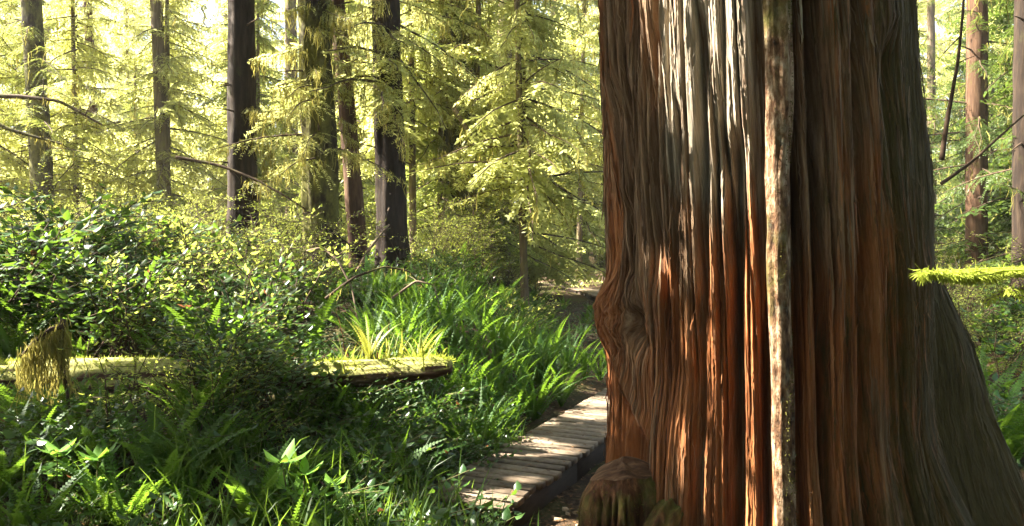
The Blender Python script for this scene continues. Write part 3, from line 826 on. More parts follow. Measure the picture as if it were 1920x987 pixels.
fine_tree("dark_bough_conifer", "dark trunk just past the leaning brown one, half veiled by pale drooping boughs", 13.3, 722, 738, 57, 'bark_dark', dict(n=34, z0=zpx(200, 13.3), z1=zpx(-140, 13.3), r=2.5, az=(-1.8, 1.2), moss=1900, mlen=(.06, .45), mw=.012), needles='needle_gold_lit', seg=36, rough=.12)
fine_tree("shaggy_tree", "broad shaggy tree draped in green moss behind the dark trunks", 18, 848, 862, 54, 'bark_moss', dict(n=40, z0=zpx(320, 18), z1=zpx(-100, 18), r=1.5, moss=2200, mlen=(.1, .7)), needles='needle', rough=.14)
fine_tree("sunlit_tree", "pale grey trunk with one brightly sunlit edge near the cedar", 20, 950, 938, 36, 'bark_pale', dict(n=14, z0=zpx(330, 20), z1=zpx(60, 20), r=1.8, moss=260), needles='needle_gold_lit')
fine_tree("twin_sunlit_tree", "slimmer grey trunk close beside the pale sunlit trunk", 22, 986, 990, 22, 'bark_pale', dict(n=18, z0=zpx(300, 22), z1=zpx(-60, 22), r=2.2, moss=200), needles='needle_gold_lit')
fine_tree("gray_tree", "faint grey trunk showing between the black trunk and the moss flecked trunk", 27, 545, 548, 24, 'bark_pale', dict(n=20, z0=zpx(300, 27), z1=zpx(-60, 27), r=2.0, kind=BF), needles='needle_gold_lit')
fine_tree("snag", "short dark broken snag among feathery shrubs beyond the bend of the boardwalk", 34, 1052, 1056, 30, 'bark_dark', None, H=3.2)
fine_tree("white_edged_tree", "slim far trunk lit white, nearest the cedar's mossy side", 24, 1745, 1748, 16, 'bark_pale', dict(n=18, z0=zpx(330, 24), z1=zpx(-100, 24), r=2.0, kind=BF), needles='needle')
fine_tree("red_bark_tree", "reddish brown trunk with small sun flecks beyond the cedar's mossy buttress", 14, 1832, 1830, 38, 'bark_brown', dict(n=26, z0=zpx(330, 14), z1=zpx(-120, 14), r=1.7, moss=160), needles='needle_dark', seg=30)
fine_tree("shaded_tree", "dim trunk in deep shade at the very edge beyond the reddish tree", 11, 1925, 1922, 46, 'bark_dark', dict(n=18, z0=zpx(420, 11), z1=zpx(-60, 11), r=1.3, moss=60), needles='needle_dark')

# young hemlocks deeper in the wood: shared shapes, each copy a tree of its own
def hem_proto(seed, needles, H, r, n, kind, moss, bark='bark_pale', z0=.5):
    rg = np.random.default_rng(seed)
    t = thing("hemlock_tree", "", "tree")
    link("trunk", trunk_geo(H, .085, .03, (rg.normal(0, .02), 0), rg, 12).build("trunk", [M[bark]], True), t)
    g, gm = crown(n, z0, H, r, kind, rg, moss=moss, topr=.35, mw=.03, mlen=(.15, .7))
    link("crown", g.build("crown", [M[needles], M['twig']]), t)
    if gm: link("hanging_moss", gm.build("hanging_moss", [M['hang']]), t)["kind"] = "stuff"
    return t
HP = [hem_proto(1, 'needle_gold_lit', 9, 2.4, 120, BF, 500), hem_proto(2, 'needle', 10, 2.6, 124, BF, 400), hem_proto(3, 'needle', 8, 2.2, 112, BF, 700, 'bark_moss'),
      hem_proto(4, 'needle', 7, 2.0, 104, BF, 300, 'bark_brown'), hem_proto(5, 'needle_gold_lit', 11, 2.8, 132, BF, 600)]
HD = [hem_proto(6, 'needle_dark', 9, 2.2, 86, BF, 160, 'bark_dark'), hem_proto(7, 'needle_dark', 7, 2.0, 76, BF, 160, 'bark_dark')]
HU = set()
def hem(k, px, Y, sc, label, group, dark=False):
    pool = HD if dark else HP
    pr = pool[k % len(pool)]
    loc = ground(px, Y)
    if id(pr) not in HU:
        HU.add(id(pr)); o = pr
        o.location = tuple(loc); o.rotation_euler = (0, 0, rng.uniform(0, 6.28)); o.scale = (sc,) * 3
        o["label"] = label; o["group"] = group
    else:
        o = dup(pr, loc, rng.uniform(0, 6.28), sc, label, group)
    return o
L1, G1 = "sunlit young hemlock with golden drooping boughs deep in the wood behind the dark trunks", "sunlit young hemlocks behind the dark trunks"
HH = hem_proto(8, 'needle_gold_lit', 11, 2.4, 120, BF, 1100, z0=2.6)
HH["label"] = "tall young hemlock with dense glowing boughs held above the boardwalk's bend"; HH["group"] = "glowing hemlocks above the boardwalk's bend"
HH.location = tuple(ground(985, 15.5)); HH.rotation_euler = (0, 0, .7)
dup(HH, ground(885, 18), 2.4, 1.05); dup(HH, ground(1085, 29), 4.0, 1.3); dup(HH, ground(775, 16.5), 5.1, .95)
L2, G2 = "young hemlock in the dim wood beyond the cedar's mossy side", "young hemlocks beyond the cedar's mossy side"
k = 0
for Y, n in ((17, 5), (21, 8), (26, 10), (32, 12), (38, 13)):
    for q in range(n):
        px = -160 + (1330) * (q + rng.uniform(.1, .9)) / n
        yy = Y + rng.uniform(-2, 2.5)
        x = (px - HX) / F * yy
        if path_dist(np.array(x), np.array(yy)) < 1.2: continue
        if Y == 17 and 180 < px < 480: continue
        if 22.6 < yy < 28.6 and 480 < px < 1020: continue
        if 960 < px < 1180 and yy < 31: px = 1250 if q % 2 else 900; x = (px - HX) / F * yy
        if path_dist(np.array(x), np.array(yy)) < 1.2: continue
        hem(k, px, yy, rng.uniform(.75, 1.25), L1, G1); k += 1
for Y, n in ((12, 2), (14.5, 4), (17, 5), (23, 6), (31, 6)):
    for q in range(n):
        px = 1690 + 420 * (q + rng.uniform(.1, .9)) / n
        if Y < 17.5 and px < 1905: px += 215
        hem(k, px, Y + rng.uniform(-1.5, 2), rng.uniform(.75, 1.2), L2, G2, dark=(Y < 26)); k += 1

for q in range(16):  # unseen trees added behind the camera to reduce ambient sky light
    a = math.radians(-180 + 180 * (q + rng.uniform(.2, .8)) / 16); rr_ = rng.uniform(5.5, 9)
    p = np.array([rr_ * math.cos(a) * 1.2, rr_ * math.sin(a), 0]); p[2] = float(gz(p[0], p[1]))
    dup(HD[q % 2], p, rng.uniform(0, 6.28), rng.uniform(1.3, 1.7), "unseen dark hemlock added behind the viewer to cut sky light", "added hemlocks behind the viewer")

# far-off wood that closes the view
def far_wood():
    g = Geo()
    for q in range(5200):
        Y = rng.uniform(44, 78); x = rng.uniform(-.80, .85) * Y
        zz = float(gz(x, Y)) + rng.uniform(0, 1) ** 1.25 * 21
        b = BX[rng.integers(2)]
        g.merge(b, rotz(rng.uniform(0, 6.28)) @ roty(rng.normal(.15, .3)) @ rotx(rng.normal(0, .4)) * rng.uniform(.7, 1.3), (x, Y, zz), tint_add=rng.normal(0, .15))
    for q in range(26):
        Y = rng.uniform(44, 76); x = rng.uniform(-.78, .82) * Y; z0 = float(gz(x, Y))
        zt = np.linspace(z0 - .3, z0 + 26, 9)
        tube(g, np.stack([x + 0 * zt, Y + 0 * zt, zt], -1), np.linspace(.3, .12, 9) * rng.uniform(.6, 1.2), 8, 1, cap=False)
    tag(link("distant_forest", g.build("distant_forest", [M['needle_gold_lit'], M['bark_pale']])), "far sunlit wood of golden conifer boughs closing the view", "forest", kind="stuff")
far_wood()

def haze():
    m, n, L, out = new_mat("haze")
    v = n.new("ShaderNodeVolumePrincipled")
    v.inputs["Color"].default_value = (1.0, .97, .88, 1); v.inputs["Density"].default_value = .0008
    L.new(v.outputs[0], out.inputs["Volume"])
    x0, x1, y0, y1, z0, z1 = -165, 165, -75, 145, -3, 60
    Vb = [(x, y, z) for z in (z0, z1) for (x, y) in ((x0, y0), (x1, y0), (x1, y1), (x0, y1))]
    g = Geo(); g.add(np.array(Vb), [[3, 2, 1, 0], [4, 5, 6, 7], [0, 1, 5, 4], [1, 2, 6, 5], [2, 3, 7, 6], [3, 0, 4, 7]])
    tag(link("haze", g.build("haze", [m])), kind="stuff")
haze()

# ------------------------------------------------------------------ unseen trees added above the frame, boughs placed and cut to shade the foreground
E1 = norm(np.array([SUN[1], -SUN[0], 0])); E2 = np.cross(E1, SUN)
if E2[2] < 0: E2 = -E2
def sun_ab(P): return np.array([P @ E1, P @ E2])
HOLES = []  # sun gaps to cut through the added boughs
def lit(px, py, Y, r): HOLES.append((*sun_ab(at(px, py, Y)), r))
for (px, py, Y, r) in [(1248, 0, 3.95, .17), (1258, 60, 3.95, .17), (1268, 120, 3.95, .15), (1278, 190, 3.95, .11), (1325, 40, 3.85, .14), (1338, 120, 3.85, .14), (1335, 210, 3.85, .11), (1340, 290, 3.85, .07), (1400, 100, 3.78, .06), (1400, 230, 3.78, .06),
                       (1506, 480, 3.72, .05), (1500, 650, 3.70, .10), (1508, 700, 3.70, .12), (1512, 760, 3.70, .09), (1725, 940, 3.9, .06), (1180, 800, 4.3, .05), (1135, 860, 5.0, .04), (1148, 700, 4.6, .04)]: lit(px, py, Y, r)
for py in range(0, 430, 50): lit(1396, py, 3.74, .045)
for py in range(170, 440, 50): lit(1486, py, 3.70, .05)
for (px, py, r) in [(1300, 280, .06), (1325, 360, .06), (1290, 470, .05), (1345, 440, .05), (1240, 560, .05), (1410, 520, .05), (1330, 640, .06), (1280, 720, .05), (1408, 760, .05), (1250, 850, .06), (1370, 900, .05), (1165, 740, .05), (1405, 600, .05)]: lit(px, py, 3.85, r)
for py in range(300, 1000, 55): lit(1430 + py * .012, py, 3.62, .085)
for py in (60, 190, 250): lit(1436, py, 3.62, .02)
for px in range(600, 870, 25): lit(px, 680, 6.1, .17)
for px in range(120, 350, 35): lit(px, 700, 6.6, .12)
for px in (0, 20, 45): lit(px, 690, 6.7, .15)
for (px, py, Y, r) in [(700, 640, 6.3, .22), (770, 640, 6.3, .18), (640, 620, 6.5, .2), (830, 790, 4.9, .20), (760, 770, 5.0, .12), (860, 840, 4.7, .14), (900, 900, 4.6, .10), (740, 930, 4.2, .10), (925, 935, 4.95, .06), (960, 920, 5.0, .05),
                       (960, 620, 9, .16), (900, 600, 9, .14), (1050, 600, 9.5, .14), (1010, 560, 11, .2), (450, 560, 7, .30), (330, 500, 8, .40), (200, 520, 8, .3), (80, 480, 8.5, .45), (520, 500, 9, .4), (120, 640, 7, .25), (400, 640, 6.8, .15),
                       (105, 845, 4.5, .12), (170, 850, 4.35, .11), (545, 825, 4.5, .13), (610, 850, 4.4, .10), (60, 560, 7.5, .3), (640, 700, 6, .12),
                       (1745, 512, 3.3, .09), (1800, 512, 3.3, .09), (1850, 510, 3.3, .09), (1900, 508, 3.3, .10), (1860, 555, 3.3, .06), (1110, 870, 5, .05), (1080, 985, 4.9, .06), (90, 720, 5.6, .12)]: lit(px, py, Y, r)
for _ in range(90):      # sun flecks strewn over the shrubs
    lit(rng.uniform(-50, 850), rng.uniform(380, 620), rng.uniform(7, 11), rng.uniform(.05, .22))
for _ in range(34):
    lit(rng.uniform(0, 900), rng.uniform(700, 980), rng.uniform(3.6, 5.6), rng.uniform(.02, .07))
HOLES = np.array(HOLES)

def shade_canopy():
    TREES = [(-9.5, 1.0), (-9.0, 4.5), (-11.0, 7.0), (-12.5, 10.0), (-6.5, -1.5), (-15.0, 4.0), (-3.5, 1.5), (4.5, -1.5), (5.8, 3.2)]
    GG = [Geo() for _ in TREES]
    limbs = [Geo() for _ in TREES]
    n = 0
    Bset = [bough(L, .08, .05, .10, .05, rg=np.random.default_rng(160 + i)) for i, L in enumerate((1.1, 1.4))]
    SH = [sun_ab(at(px, py, Y)) for (px, py, Y) in [(1140, 40, 4.4), (1140, 160, 4.4), (1140, 280, 4.4), (1140, 400, 4.4), (1180, 60, 4.1), (1190, 180, 4.1), (1190, 300, 4.1), (1190, 420, 4.1), (1260, 420, 3.9), (1280, 520, 3.9), (1180, 560, 4.2), (1260, 640, 3.9),
          (1350, 560, 3.8), (1400, 640, 3.8), (1260, 800, 3.9), (1350, 850, 3.8), (980, 850, 5.8), (1060, 820, 6.2), (1090, 770, 7.5), (1000, 900, 5.2), (950, 690, 8), (1050, 700, 8.5), (1165, 900, 4.1), (1100, 640, 9)]]
    for q in range(3300):
        a = rng.uniform(1.0, 15.5); b = rng.uniform(-4.0, 4.4)
        if 1500 <= q < 1760: a, b = SH[q % len(SH)] + rng.normal(0, .16, 2)  # extra boughs aimed to shade chosen spots
        a0 = 8.0 + 2.2 * sstep(-1.6, -.4, b)
        dens = 1 - .9 * sstep(a0, a0 + 4, a) * (1 - sstep(1.8, 2.6, b))
        if rng.uniform() > dens: continue
        P = E1 * a + E2 * b
        # far enough up the sun's ray to be above the picture's top edge
        t = 6.0
        for _ in range(60):
            X = P + SUN * t
            if X[2] > 2.9 + .34 * X[1]: break
            t += .4
        X = P + SUN * (t + rng.uniform(.3, 6.5))
        if q >= 2700:      # extra boughs added up-sun to darken the foreground
            X = E1 * rng.uniform(2.6, 6.3) + E2 * rng.uniform(-3.4, .2) + SUN * 0
            tt_ = 6.0
            while (X + SUN * tt_)[2] < 2.9 + .34 * (X + SUN * tt_)[1]: tt_ += .4
            X = X + SUN * (tt_ + rng.uniform(.3, 5))
        elif q >= 1760:      # added roof of boughs overhead, blocks sky light
            X = np.array([rng.uniform(-8, 6.5), rng.uniform(-4, 9), 0]); X[2] = 3.6 + .36 * max(X[1], 0) + rng.uniform(.5, 6)
            if np.hypot(X[0] - 1.4, X[1] - 4.6) < 1.6: continue
        k = int(np.argmin([np.hypot(X[0] - tx, X[1] - ty) for tx, ty in TREES]))
        tx, ty = TREES[k]
        ang = math.atan2(X[1] - ty, X[0] - tx) + rng.normal(0, .5)
        bq = Bset[rng.integers(2)]
        V0 = np.concatenate(bq.V); 
        Mx = rotz(ang) @ roty(rng.normal(.1, .25)) @ rotx(rng.normal(0, .35)) * rng.uniform(.8, 1.25)
        V = V0 @ Mx.T + X - Mx @ np.array([.6, 0, 0])
        # keep the leaflets that do not stand in one of the gaps cut to let chosen sun patches in
        nq = len(bq.Q[0])
        c = V[: nq * 4].reshape(nq, 4, 3).mean(1)
        ca = np.stack([c @ E1, c @ E2], -1)
        dd = np.hypot(ca[:, None, 0] - HOLES[None, :, 0], ca[:, None, 1] - HOLES[None, :, 1]) / (HOLES[None, :, 2] + .035)
        keep = dd.min(1) > 1.0
        if keep.sum() == 0: continue
        VV = V[: nq * 4].reshape(nq, 4, 3)[keep].reshape(-1, 3)
        GG[k].add(VV, np.arange(len(VV)).reshape(-1, 4), tint=rng.uniform(.2, .8))
    for k, (tx, ty) in enumerate(TREES):
        z = float(gz(tx, ty)); b = np.array([tx, ty, z])
        t = thing("added_hemlock", "tall dark hemlock just out of view whose high boughs shade the ferns", "tree", b, "tall hemlocks shading the ferns")
        link("trunk", trunk_geo(17, .26, .10, (0, 0), np.random.default_rng(900 + k), 16).build("trunk", [M['bark_dark']], True), t)
        if GG[k].n: link("crown", GG[k].build("crown", [M['needle_dark']], off=b), t)
shade_canopy()

# ------------------------------------------------------------------ understorey plants
def fern_geo(rg, nf=18, L=.9, erect=1.0, pin=26, wid=.12, gap=.95):
    g = Geo()
    for k in range(nf):
        a = 2 * np.pi * k / nf + rg.normal(0, .25)
        l = L * rg.uniform(.45, 1.15); el = rg.uniform(.95, 1.4) * erect; cu = rg.uniform(.5, 1.25)
        t = np.linspace(0, 1, pin + 1)
        ang = np.clip(el - cu * t ** 1.5, -1.0, 1.6)
        seg = l / pin
        h = np.cumsum(np.cos(ang)) * seg; z = np.cumsum(np.sin(ang)) * seg
        hd = np.array([math.cos(a), math.sin(a), 0])
        P = hd * h[:, None] + np.array([0, 0, 1]) * z[:, None]
        T = norm(np.gradient(P, axis=0))
        tw = rg.normal(0, .5)
        sd0 = np.array([-math.sin(a), math.cos(a), 0])
        nn = np.cross(T, sd0)
        sd = norm(sd0 * math.cos(tw) + nn * math.sin(tw))
        prof = np.clip(np.sin(np.pi * np.clip(t * .92 + .08, 0, 1) ** .7), 0, 1) * wid * l * 1.0
        prof[t < .08] = 0
        tn = np.clip(rg.normal(.45, .22), 0, 1)
        for sg in (-1, 1):
            D = sd * sg + T * .35 + rg.normal(0, .06, (pin + 1, 3)) + [0, 0, -.1]
            m = prof > 0
            diamonds(g, P[m], D[m], T[m], prof[m], seg * gap, 0, np.clip(tn + rg.normal(0, .06, m.sum()), 0, 1), .35)
        W = .006 * (1 - t)[:, None] + .0015
        V = np.concatenate([P + sd * W, P - sd * W]); n = pin + 1
        i = np.arange(n - 1)
        g.add(V, np.stack([i, i + 1, n + i + 1, n + i], -1), mat=0, tint=.3)
    return g

def salal_geo(rg, ns=15, H=.9, R=.55, leaf=.075, lw=.6, dens=1.0):
    g = Geo(); gs = Geo(); Bs, Ds, Ss, tn = [], [], [], []
    for k in range(ns):
        a = rg.uniform(0, 6.28); rr = R * rg.uniform(.2, 1.1); h = H * rg.uniform(.6, 1.1)
        p0 = np.array([rg.normal(0, .10), rg.normal(0, .10), -.06])
        hd = np.array([math.cos(a), math.sin(a), 0])
        t = np.linspace(0, 1, 9)
        P = p0 + hd * (rr * t ** 1.6)[:, None] + np.array([0, 0, 1]) * (h * (t - .22 * t ** 3))[:, None] + np.cumsum(rg.normal(0, .012, (9, 3)), 0)
        tube(gs, P, .006 * (1 - .7 * t) + .001, 4, 0, cap=False)
        lines = [(P, .35)]
        for q in range(int(5 * dens)):
            i = rg.integers(3, 8); aa = a + rg.normal(0, 1.0); l = rg.uniform(.15, .34)
            tt = np.linspace(0, 1, 5)
            lines.append((P[i] + np.array([math.cos(aa), math.sin(aa), rg.uniform(-.05, .5)]) * (l * tt)[:, None], .1))
            tube(gs, lines[-1][0], .003 * (1 - .6 * tt) + .0008, 3, 0, cap=False)
        for Pl, t0 in lines:
            ln = np.linalg.norm(np.diff(Pl, axis=0), axis=1).sum()
            m = max(3, int(ln * (1 - t0) / (leaf * .62) * dens))
            tq = np.linspace(t0, 1, m); xs = np.linspace(0, 1, len(Pl))
            B = np.stack([np.interp(tq, xs, Pl[:, c]) for c in range(3)], -1)
            T = norm(Pl[-1] - Pl[-2])
            sgn = np.where(np.arange(m) % 2, 1, -1)[:, None]
            sd = norm(np.cross(T, [0, 0, 1]) + 1e-6)
            Bs.append(B); Ds.append(T * .6 + sd * sgn * .9 + rg.normal(0, .3, (m, 3)) + [0, 0, .02]); Ss.append(np.cross(Ds[-1], [0, 0, 1]) + rg.normal(0, .3, (m, 3)))
            tn.append(rg.uniform(0, .97, m) ** 1.3 + (rg.uniform(size=m) > .985) * .5)
    B, D, S = map(np.concatenate, (Bs, Ds, Ss)); l = leaf * rg.uniform(.6, 1.25, len(B))
    broad_leaves(g, B, D, S, l, l * lw, 0, np.clip(np.concatenate(tn), 0, 1))
    return g, gs

def huckle_geo(rg, ns=14, H=1.7, R=.9, leaf=.03, twn=9):
    g = Geo(); gs = Geo(); Bs, Ds, tn = [], [], []
    for k in range(ns):
        a = rg.uniform(0, 6.28); hd = np.array([math.cos(a), math.sin(a), 0]); h = H * rg.uniform(.55, 1.05); rr = R * rg.uniform(.2, 1)
        t = np.linspace(0, 1, 8)
        P = np.array([rg.normal(0, .12), rg.normal(0, .12), -.06]) + hd * (rr * t ** 1.4)[:, None] + np.array([0, 0, h]) * (t - .15 * t ** 3)[:, None] + np.cumsum(rg.normal(0, .02, (8, 3)), 0)
        tube(gs, P, .008 * (1 - .75 * t) + .001, 4, 0, cap=False)
        for q in range(twn):
            i = rg.integers(2, 8); aa = rg.uniform(0, 6.28); l = rg.uniform(.2, .5); tt = np.linspace(0, 1, 5)
            d = np.array([math.cos(aa), math.sin(aa), rg.uniform(-.15, .5)])
            L_ = P[i] + d * (l * tt)[:, None]
            tube(gs, L_, .003 * (1 - .6 * tt) + .0008, 3, 0, cap=False)
            m = int(l / .018); tq = rg.uniform(.05, 1, m)
            Bs.append(P[i] + d * (l * tq)[:, None] + rg.normal(0, .018, (m, 3))); Ds.append(d * .4 + rg.normal(0, .7, (m, 3)) * [1, 1, .45]); tn.append(np.clip(rg.normal(.5, .22, m), 0, 1))
    B, D = np.concatenate(Bs), np.concatenate(Ds)
    diamonds(g, B, D, np.cross(D, [0, 0, 1]) + rg.normal(0, .4, D.shape), leaf * rg.uniform(.7, 1.4, len(B)), leaf * .55, 0, np.concatenate(tn))
    return g, gs

def blades_geo(rg, n=34, L=.55, w=.011, spread=.16, mat=0):
    g = Geo(); q = np.linspace(0, 1, 6)
    for k in range(n):
        a = rg.uniform(0, 6.28); l = L * rg.uniform(.5, 1.15); el = rg.uniform(1.0, 1.5); cu = rg.uniform(.1, 1.2)
        ang = el - cu * q ** 1.6
        h = np.concatenate([[0], np.cumsum(np.cos(ang[:-1])) * l / 5]); z = np.concatenate([[0], np.cumsum(np.sin(ang[:-1])) * l / 5])
        hd = np.array([math.cos(a), math.sin(a), 0])
        P = np.array([rg.normal(0, spread), rg.normal(0, spread), -.03]) + hd * h[:, None] + np.array([0, 0, 1]) * z[:, None]
        b = a + rg.normal(0, .5)
        sd = np.array([-math.sin(b), math.cos(b), 0]) * (w / 2 * rg.uniform(.6, 1.4) * np.array([.7, 1, 1, .85, .55, .06]))[:, None]
        V = np.concatenate([P + sd, P - sd]); i = np.arange(5)
        g.add(V, np.stack([i, i + 1, 7 + i, 6 + i], -1), mat=mat, tint=np.clip(rg.normal(.45, .25), 0, 1))
    return g

def seedling_geo(rg, H=.38, leaf=.115, nst=2):
    g = Geo(); gs = Geo()
    for s in range(nst):
        p0 = np.array([rg.normal(0, .05), rg.normal(0, .05), -.05]); tp = p0 + np.array([rg.normal(0, .07), rg.normal(0, .05), H * rg.uniform(.75, 1.1)])
        t = np.linspace(0, 1, 6)[:, None]
        tube(gs, p0 + (tp - p0) * t, .005 - .002 * t[:, 0], 5, 0, cap=False)
        for lev, ll in ((1.0, 1.0), (.72, .9), (.45, .75)):
            m = 5 if lev == 1 else 3
            a = rg.uniform(0, 6.28) + np.arange(m) * 6.28 / m + rg.normal(0, .2, m)
            D = np.stack([np.cos(a), np.sin(a), rg.uniform(.0, .6, m)], -1)
            B = np.repeat((p0 + (tp - p0) * lev)[None], m, 0)
            l = leaf * ll * rg.uniform(.7, 1.15, m)
            broad_leaves(g, B, D, np.cross(D, [0, 0, 1]), l, l * .46, 0, rg.uniform(.2, 1, m), .14, .25)
    return g, gs

class Kind:
    """A kind of plant: a few shapes, copied as things of their own."""
    def __init__(self, name, cat, parts):
        self.name, self.cat, self.parts = name, cat, parts          # parts: list (one per shape) of [(part name or None, mesh)]
    def put(self, k, loc, label, group=None, sc=1.0, rz=None):
        rz = rng.uniform(0, 6.28) if rz is None else rz
        pr = self.parts[k % len(self.parts)]
        if len(pr) == 1:
            return tag(link(self.name, pr[0][1], None, loc, rz, sc), label, self.cat, group)
        t = thing(self.name, label, self.cat, loc, group, rz, sc)
        for nm, me in pr: link(nm, me, t)
        return t

def two(fs, mats):
    out = []
    for k, (g, gs) in enumerate(fs): out.append([("foliage", g.build("foliage", [M[mats[0]]])), ("stems", gs.build("stems", [M[mats[1]]], True))])
    return out
R_ = np.random.default_rng
FERN = Kind("sword_fern", "fern", [[(None, fern_geo(R_(200 + k), 17 + k % 4, .85, 1.0, 30, .085).build("sword_fern", [M['fern']]))] for k in range(5)])
FERNE = Kind("sword_fern", "fern", [[(None, fern_geo(R_(220 + k), 15, .68, 1.08, 24, .040, .8).build("sword_fern", [M['fern']]))] for k in range(7)])
FERNP = Kind("sword_fern", "fern", [[(None, fern_geo(R_(240 + k), 15, .36, 1.08, 20, .055, .8).build("sword_fern", [M['fern_pale']]))] for k in range(2)])
SALAL = Kind("salal_shrub", "shrub", two([salal_geo(R_(260 + k), 15, .9, .55, .055 + .017 * k) for k in range(4)], ('salal', 'twig')))
SALBIG = Kind("salal_shrub", "shrub", two([salal_geo(R_(280 + k), 24, 1.25, .85, .075 + .03 * k) for k in range(2)], ('salal', 'twig')))
HUCK = Kind("huckleberry_shrub", "shrub", two([huckle_geo(R_(300 + k)) for k in range(4)], ('huckle', 'twig')))
BLADE = Kind("grass_tuft", "grass", [[(None, blades_geo(R_(320 + k)).build("grass_tuft", [M['blade']]))] for k in range(4)])
DRYT = Kind("dead_fern", "fern", [[(None, blades_geo(R_(340 + k), 12, .5, .014, .10).build("dead_fern", [M['dry']]))] for k in range(2)])
SEED = Kind("seedling", "seedling", two([seedling_geo(R_(360 + k)) for k in range(4)], ('seedling', 'stem')))
SALM = Kind("salmonberry_shrub", "shrub", two([salal_geo(R_(400 + k), 11, 1.35, .75, .062, .5, .7) for k in range(4)], ('huckle', 'twig')))
BRAM = Kind("bramble", "bramble", two([salal_geo(R_(380 + k), 7, .45, .38, .06, .72) for k in range(3)], ('salal', 'stem')))

def P(px, Y, dz=0.0):
    p = ground(px, Y); p[2] += dz - .02; return p
def logtop(px):
    # the point on top of the fallen log that is seen at this column
    c = HX + F * LOGP[:, 0] / LOGP[:, 1]; i = int(np.argmin(np.abs(c - px)))
    p = LOGP[i].copy(); p[2] += LOGR[i] * .8; return p

# --- named plants
SEED.put(0, P(105, 4.5), "leafy bright seedling nearest the lower corner, beneath the moss draped snag", sc=1.2)
SEED.put(1, P(170, 4.35), "taller seedling with a whorl of broad leaves beside the lower corner seedling", sc=1.2)
SEED.put(2, P(545, 4.5), "pale leaved seedling in the shade below the fallen log's middle", sc=1.3)
SEED.put(3, P(610, 4.4), "small seedling with rounded leaves standing past the pale leaved seedling", sc=1.05)
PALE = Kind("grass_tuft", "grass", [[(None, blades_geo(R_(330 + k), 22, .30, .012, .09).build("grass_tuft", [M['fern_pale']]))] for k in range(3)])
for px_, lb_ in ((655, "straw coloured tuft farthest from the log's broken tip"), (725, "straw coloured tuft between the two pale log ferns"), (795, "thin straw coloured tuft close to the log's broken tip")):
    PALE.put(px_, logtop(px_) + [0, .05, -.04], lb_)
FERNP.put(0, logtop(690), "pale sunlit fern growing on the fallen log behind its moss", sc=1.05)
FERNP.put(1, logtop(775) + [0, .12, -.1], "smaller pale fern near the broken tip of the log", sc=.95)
DRYT.put(0, P(655, 6.9), "clump of reddish dead fronds standing behind the fallen log", sc=1.25)
DRYT.put(1, P(720, 7.1), "second clump of tan dead fronds bent behind the pale log fern", sc=1.1)
SALBIG.put(0, P(400, 5.75), "large dark salal thicket standing before the fallen log and hiding its middle", sc=.82)
SALBIG.put(1, P(455, 6.0), "lower salal bush at the near side of the log, under the nearly black trunk", sc=.62)
SALAL.put(1, P(505, 5.9), "small salal bush before the log at its sunlit half", sc=.9)
SALBIG.put(1, P(455, 7.2), "rounded salal bush with glossy leaves behind the log's middle", sc=1.0)
SALBIG.put(0, P(215, 7.6), "broad salal bush behind the log next to the moss draped snag", sc=1.05, rz=2.0)
SALBIG.put(1, P(100, 8.6), "salal bush with leaning stems at the wood's bright edge", sc=1.0, rz=1.0)

for px_, Y_, sc_, kk in ((30, 7.9, 1.4, 1), (235, 8.8, 1.2, 0), (-30, 7.6, 1.6, 0), (75, 8.9, 1.15, 1), (175, 9.6, 1.65, 0), (330, 10.4, 1.3, 1)):
    SALBIG.put(kk, P(px_, Y_), "tall open salal bush whose dark glossy sprays rise before the golden wood", "tall salal bushes before the golden wood", sc_)
for px_, Y_, sc_ in ((20, 9.8, 1.15), (120, 10.4, 1.2), (290, 11.0, 1.1), (380, 10.6, 1.0), (500, 10.0, .8)):
    HUCK.put(int(px_), P(px_, Y_), "tall feathery huckleberry behind the tall salal bushes", "tall huckleberry behind the salal", sc_)
# --- ferns and shrubs, scattered region by region
def scatter(kind, n, px0, px1, Y0, Y1, label, group, s0=.8, s1=1.2, pdmin=.55, side=None, bias=1.0):
    m = tries = 0
    while m < n and tries < n * 30:
        tries += 1
        Y = Y0 + (Y1 - Y0) * rng.uniform() ** bias
        px = rng.uniform(px0, px1); p = P(px, Y)
        if path_dist(p[0:1], p[1:2])[0] < pdmin: continue
        if np.hypot(p[0] - 1.45, p[1] - AXY) < 1.35: continue
        if np.hypot(p[0], p[1]) < 2.9: continue
        if 1015 < px < 1160 and 9.9 < Y < 29 and s1 > .62: continue
        kind.put(int(rng.integers(99)), p, label, group, rng.uniform(s0, s1)); m += 1
scatter(FERNE, 150, 690, 1150, 6.9, 11.5, "upright sword fern on the bank between the log and the boardwalk", "sword ferns on the bank above the boardwalk", .75, 1.15, .62)
scatter(FERN, 16, 860, 1150, 10, 21, "arching sword fern beyond the boardwalk's first stretch", "sword ferns beyond the bank", .8, 1.1, .7)
scatter(FERN, 34, -40, 700, 3.9, 6.0, "shaded sword fern in front of the fallen log", "shaded sword ferns before the log", .5, .85)
scatter(FERNE, 20, 600, 900, 4.4, 6.0, "upright sword fern in front of the log's broken tip", "upright ferns before the log's tip", .5, .75, .55)
scatter(BLADE, 17, 560, 900, 3.6, 5.4, "tuft of long bright blades beside the near end of the boardwalk", "grass tufts beside the boardwalk's near end", .8, 1.25, .45)
scatter(SALM, 9, 180, 520, 4.9, 6.0, "thin leafy salmonberry stems rising from the shade before the log", "salmonberry stems before the log", .45, .75)
scatter(FERNE, 26, -40, 620, 4.0, 6.0, "upright narrow sword fern in the shade before the log", "upright ferns in the shade before the log", .6, 1.0)
scatter(BLADE, 12, -40, 560, 3.4, 5.0, "tuft of dim blades in the deep shade before the log", "grass tufts in the shade before the log", .7, 1.1)
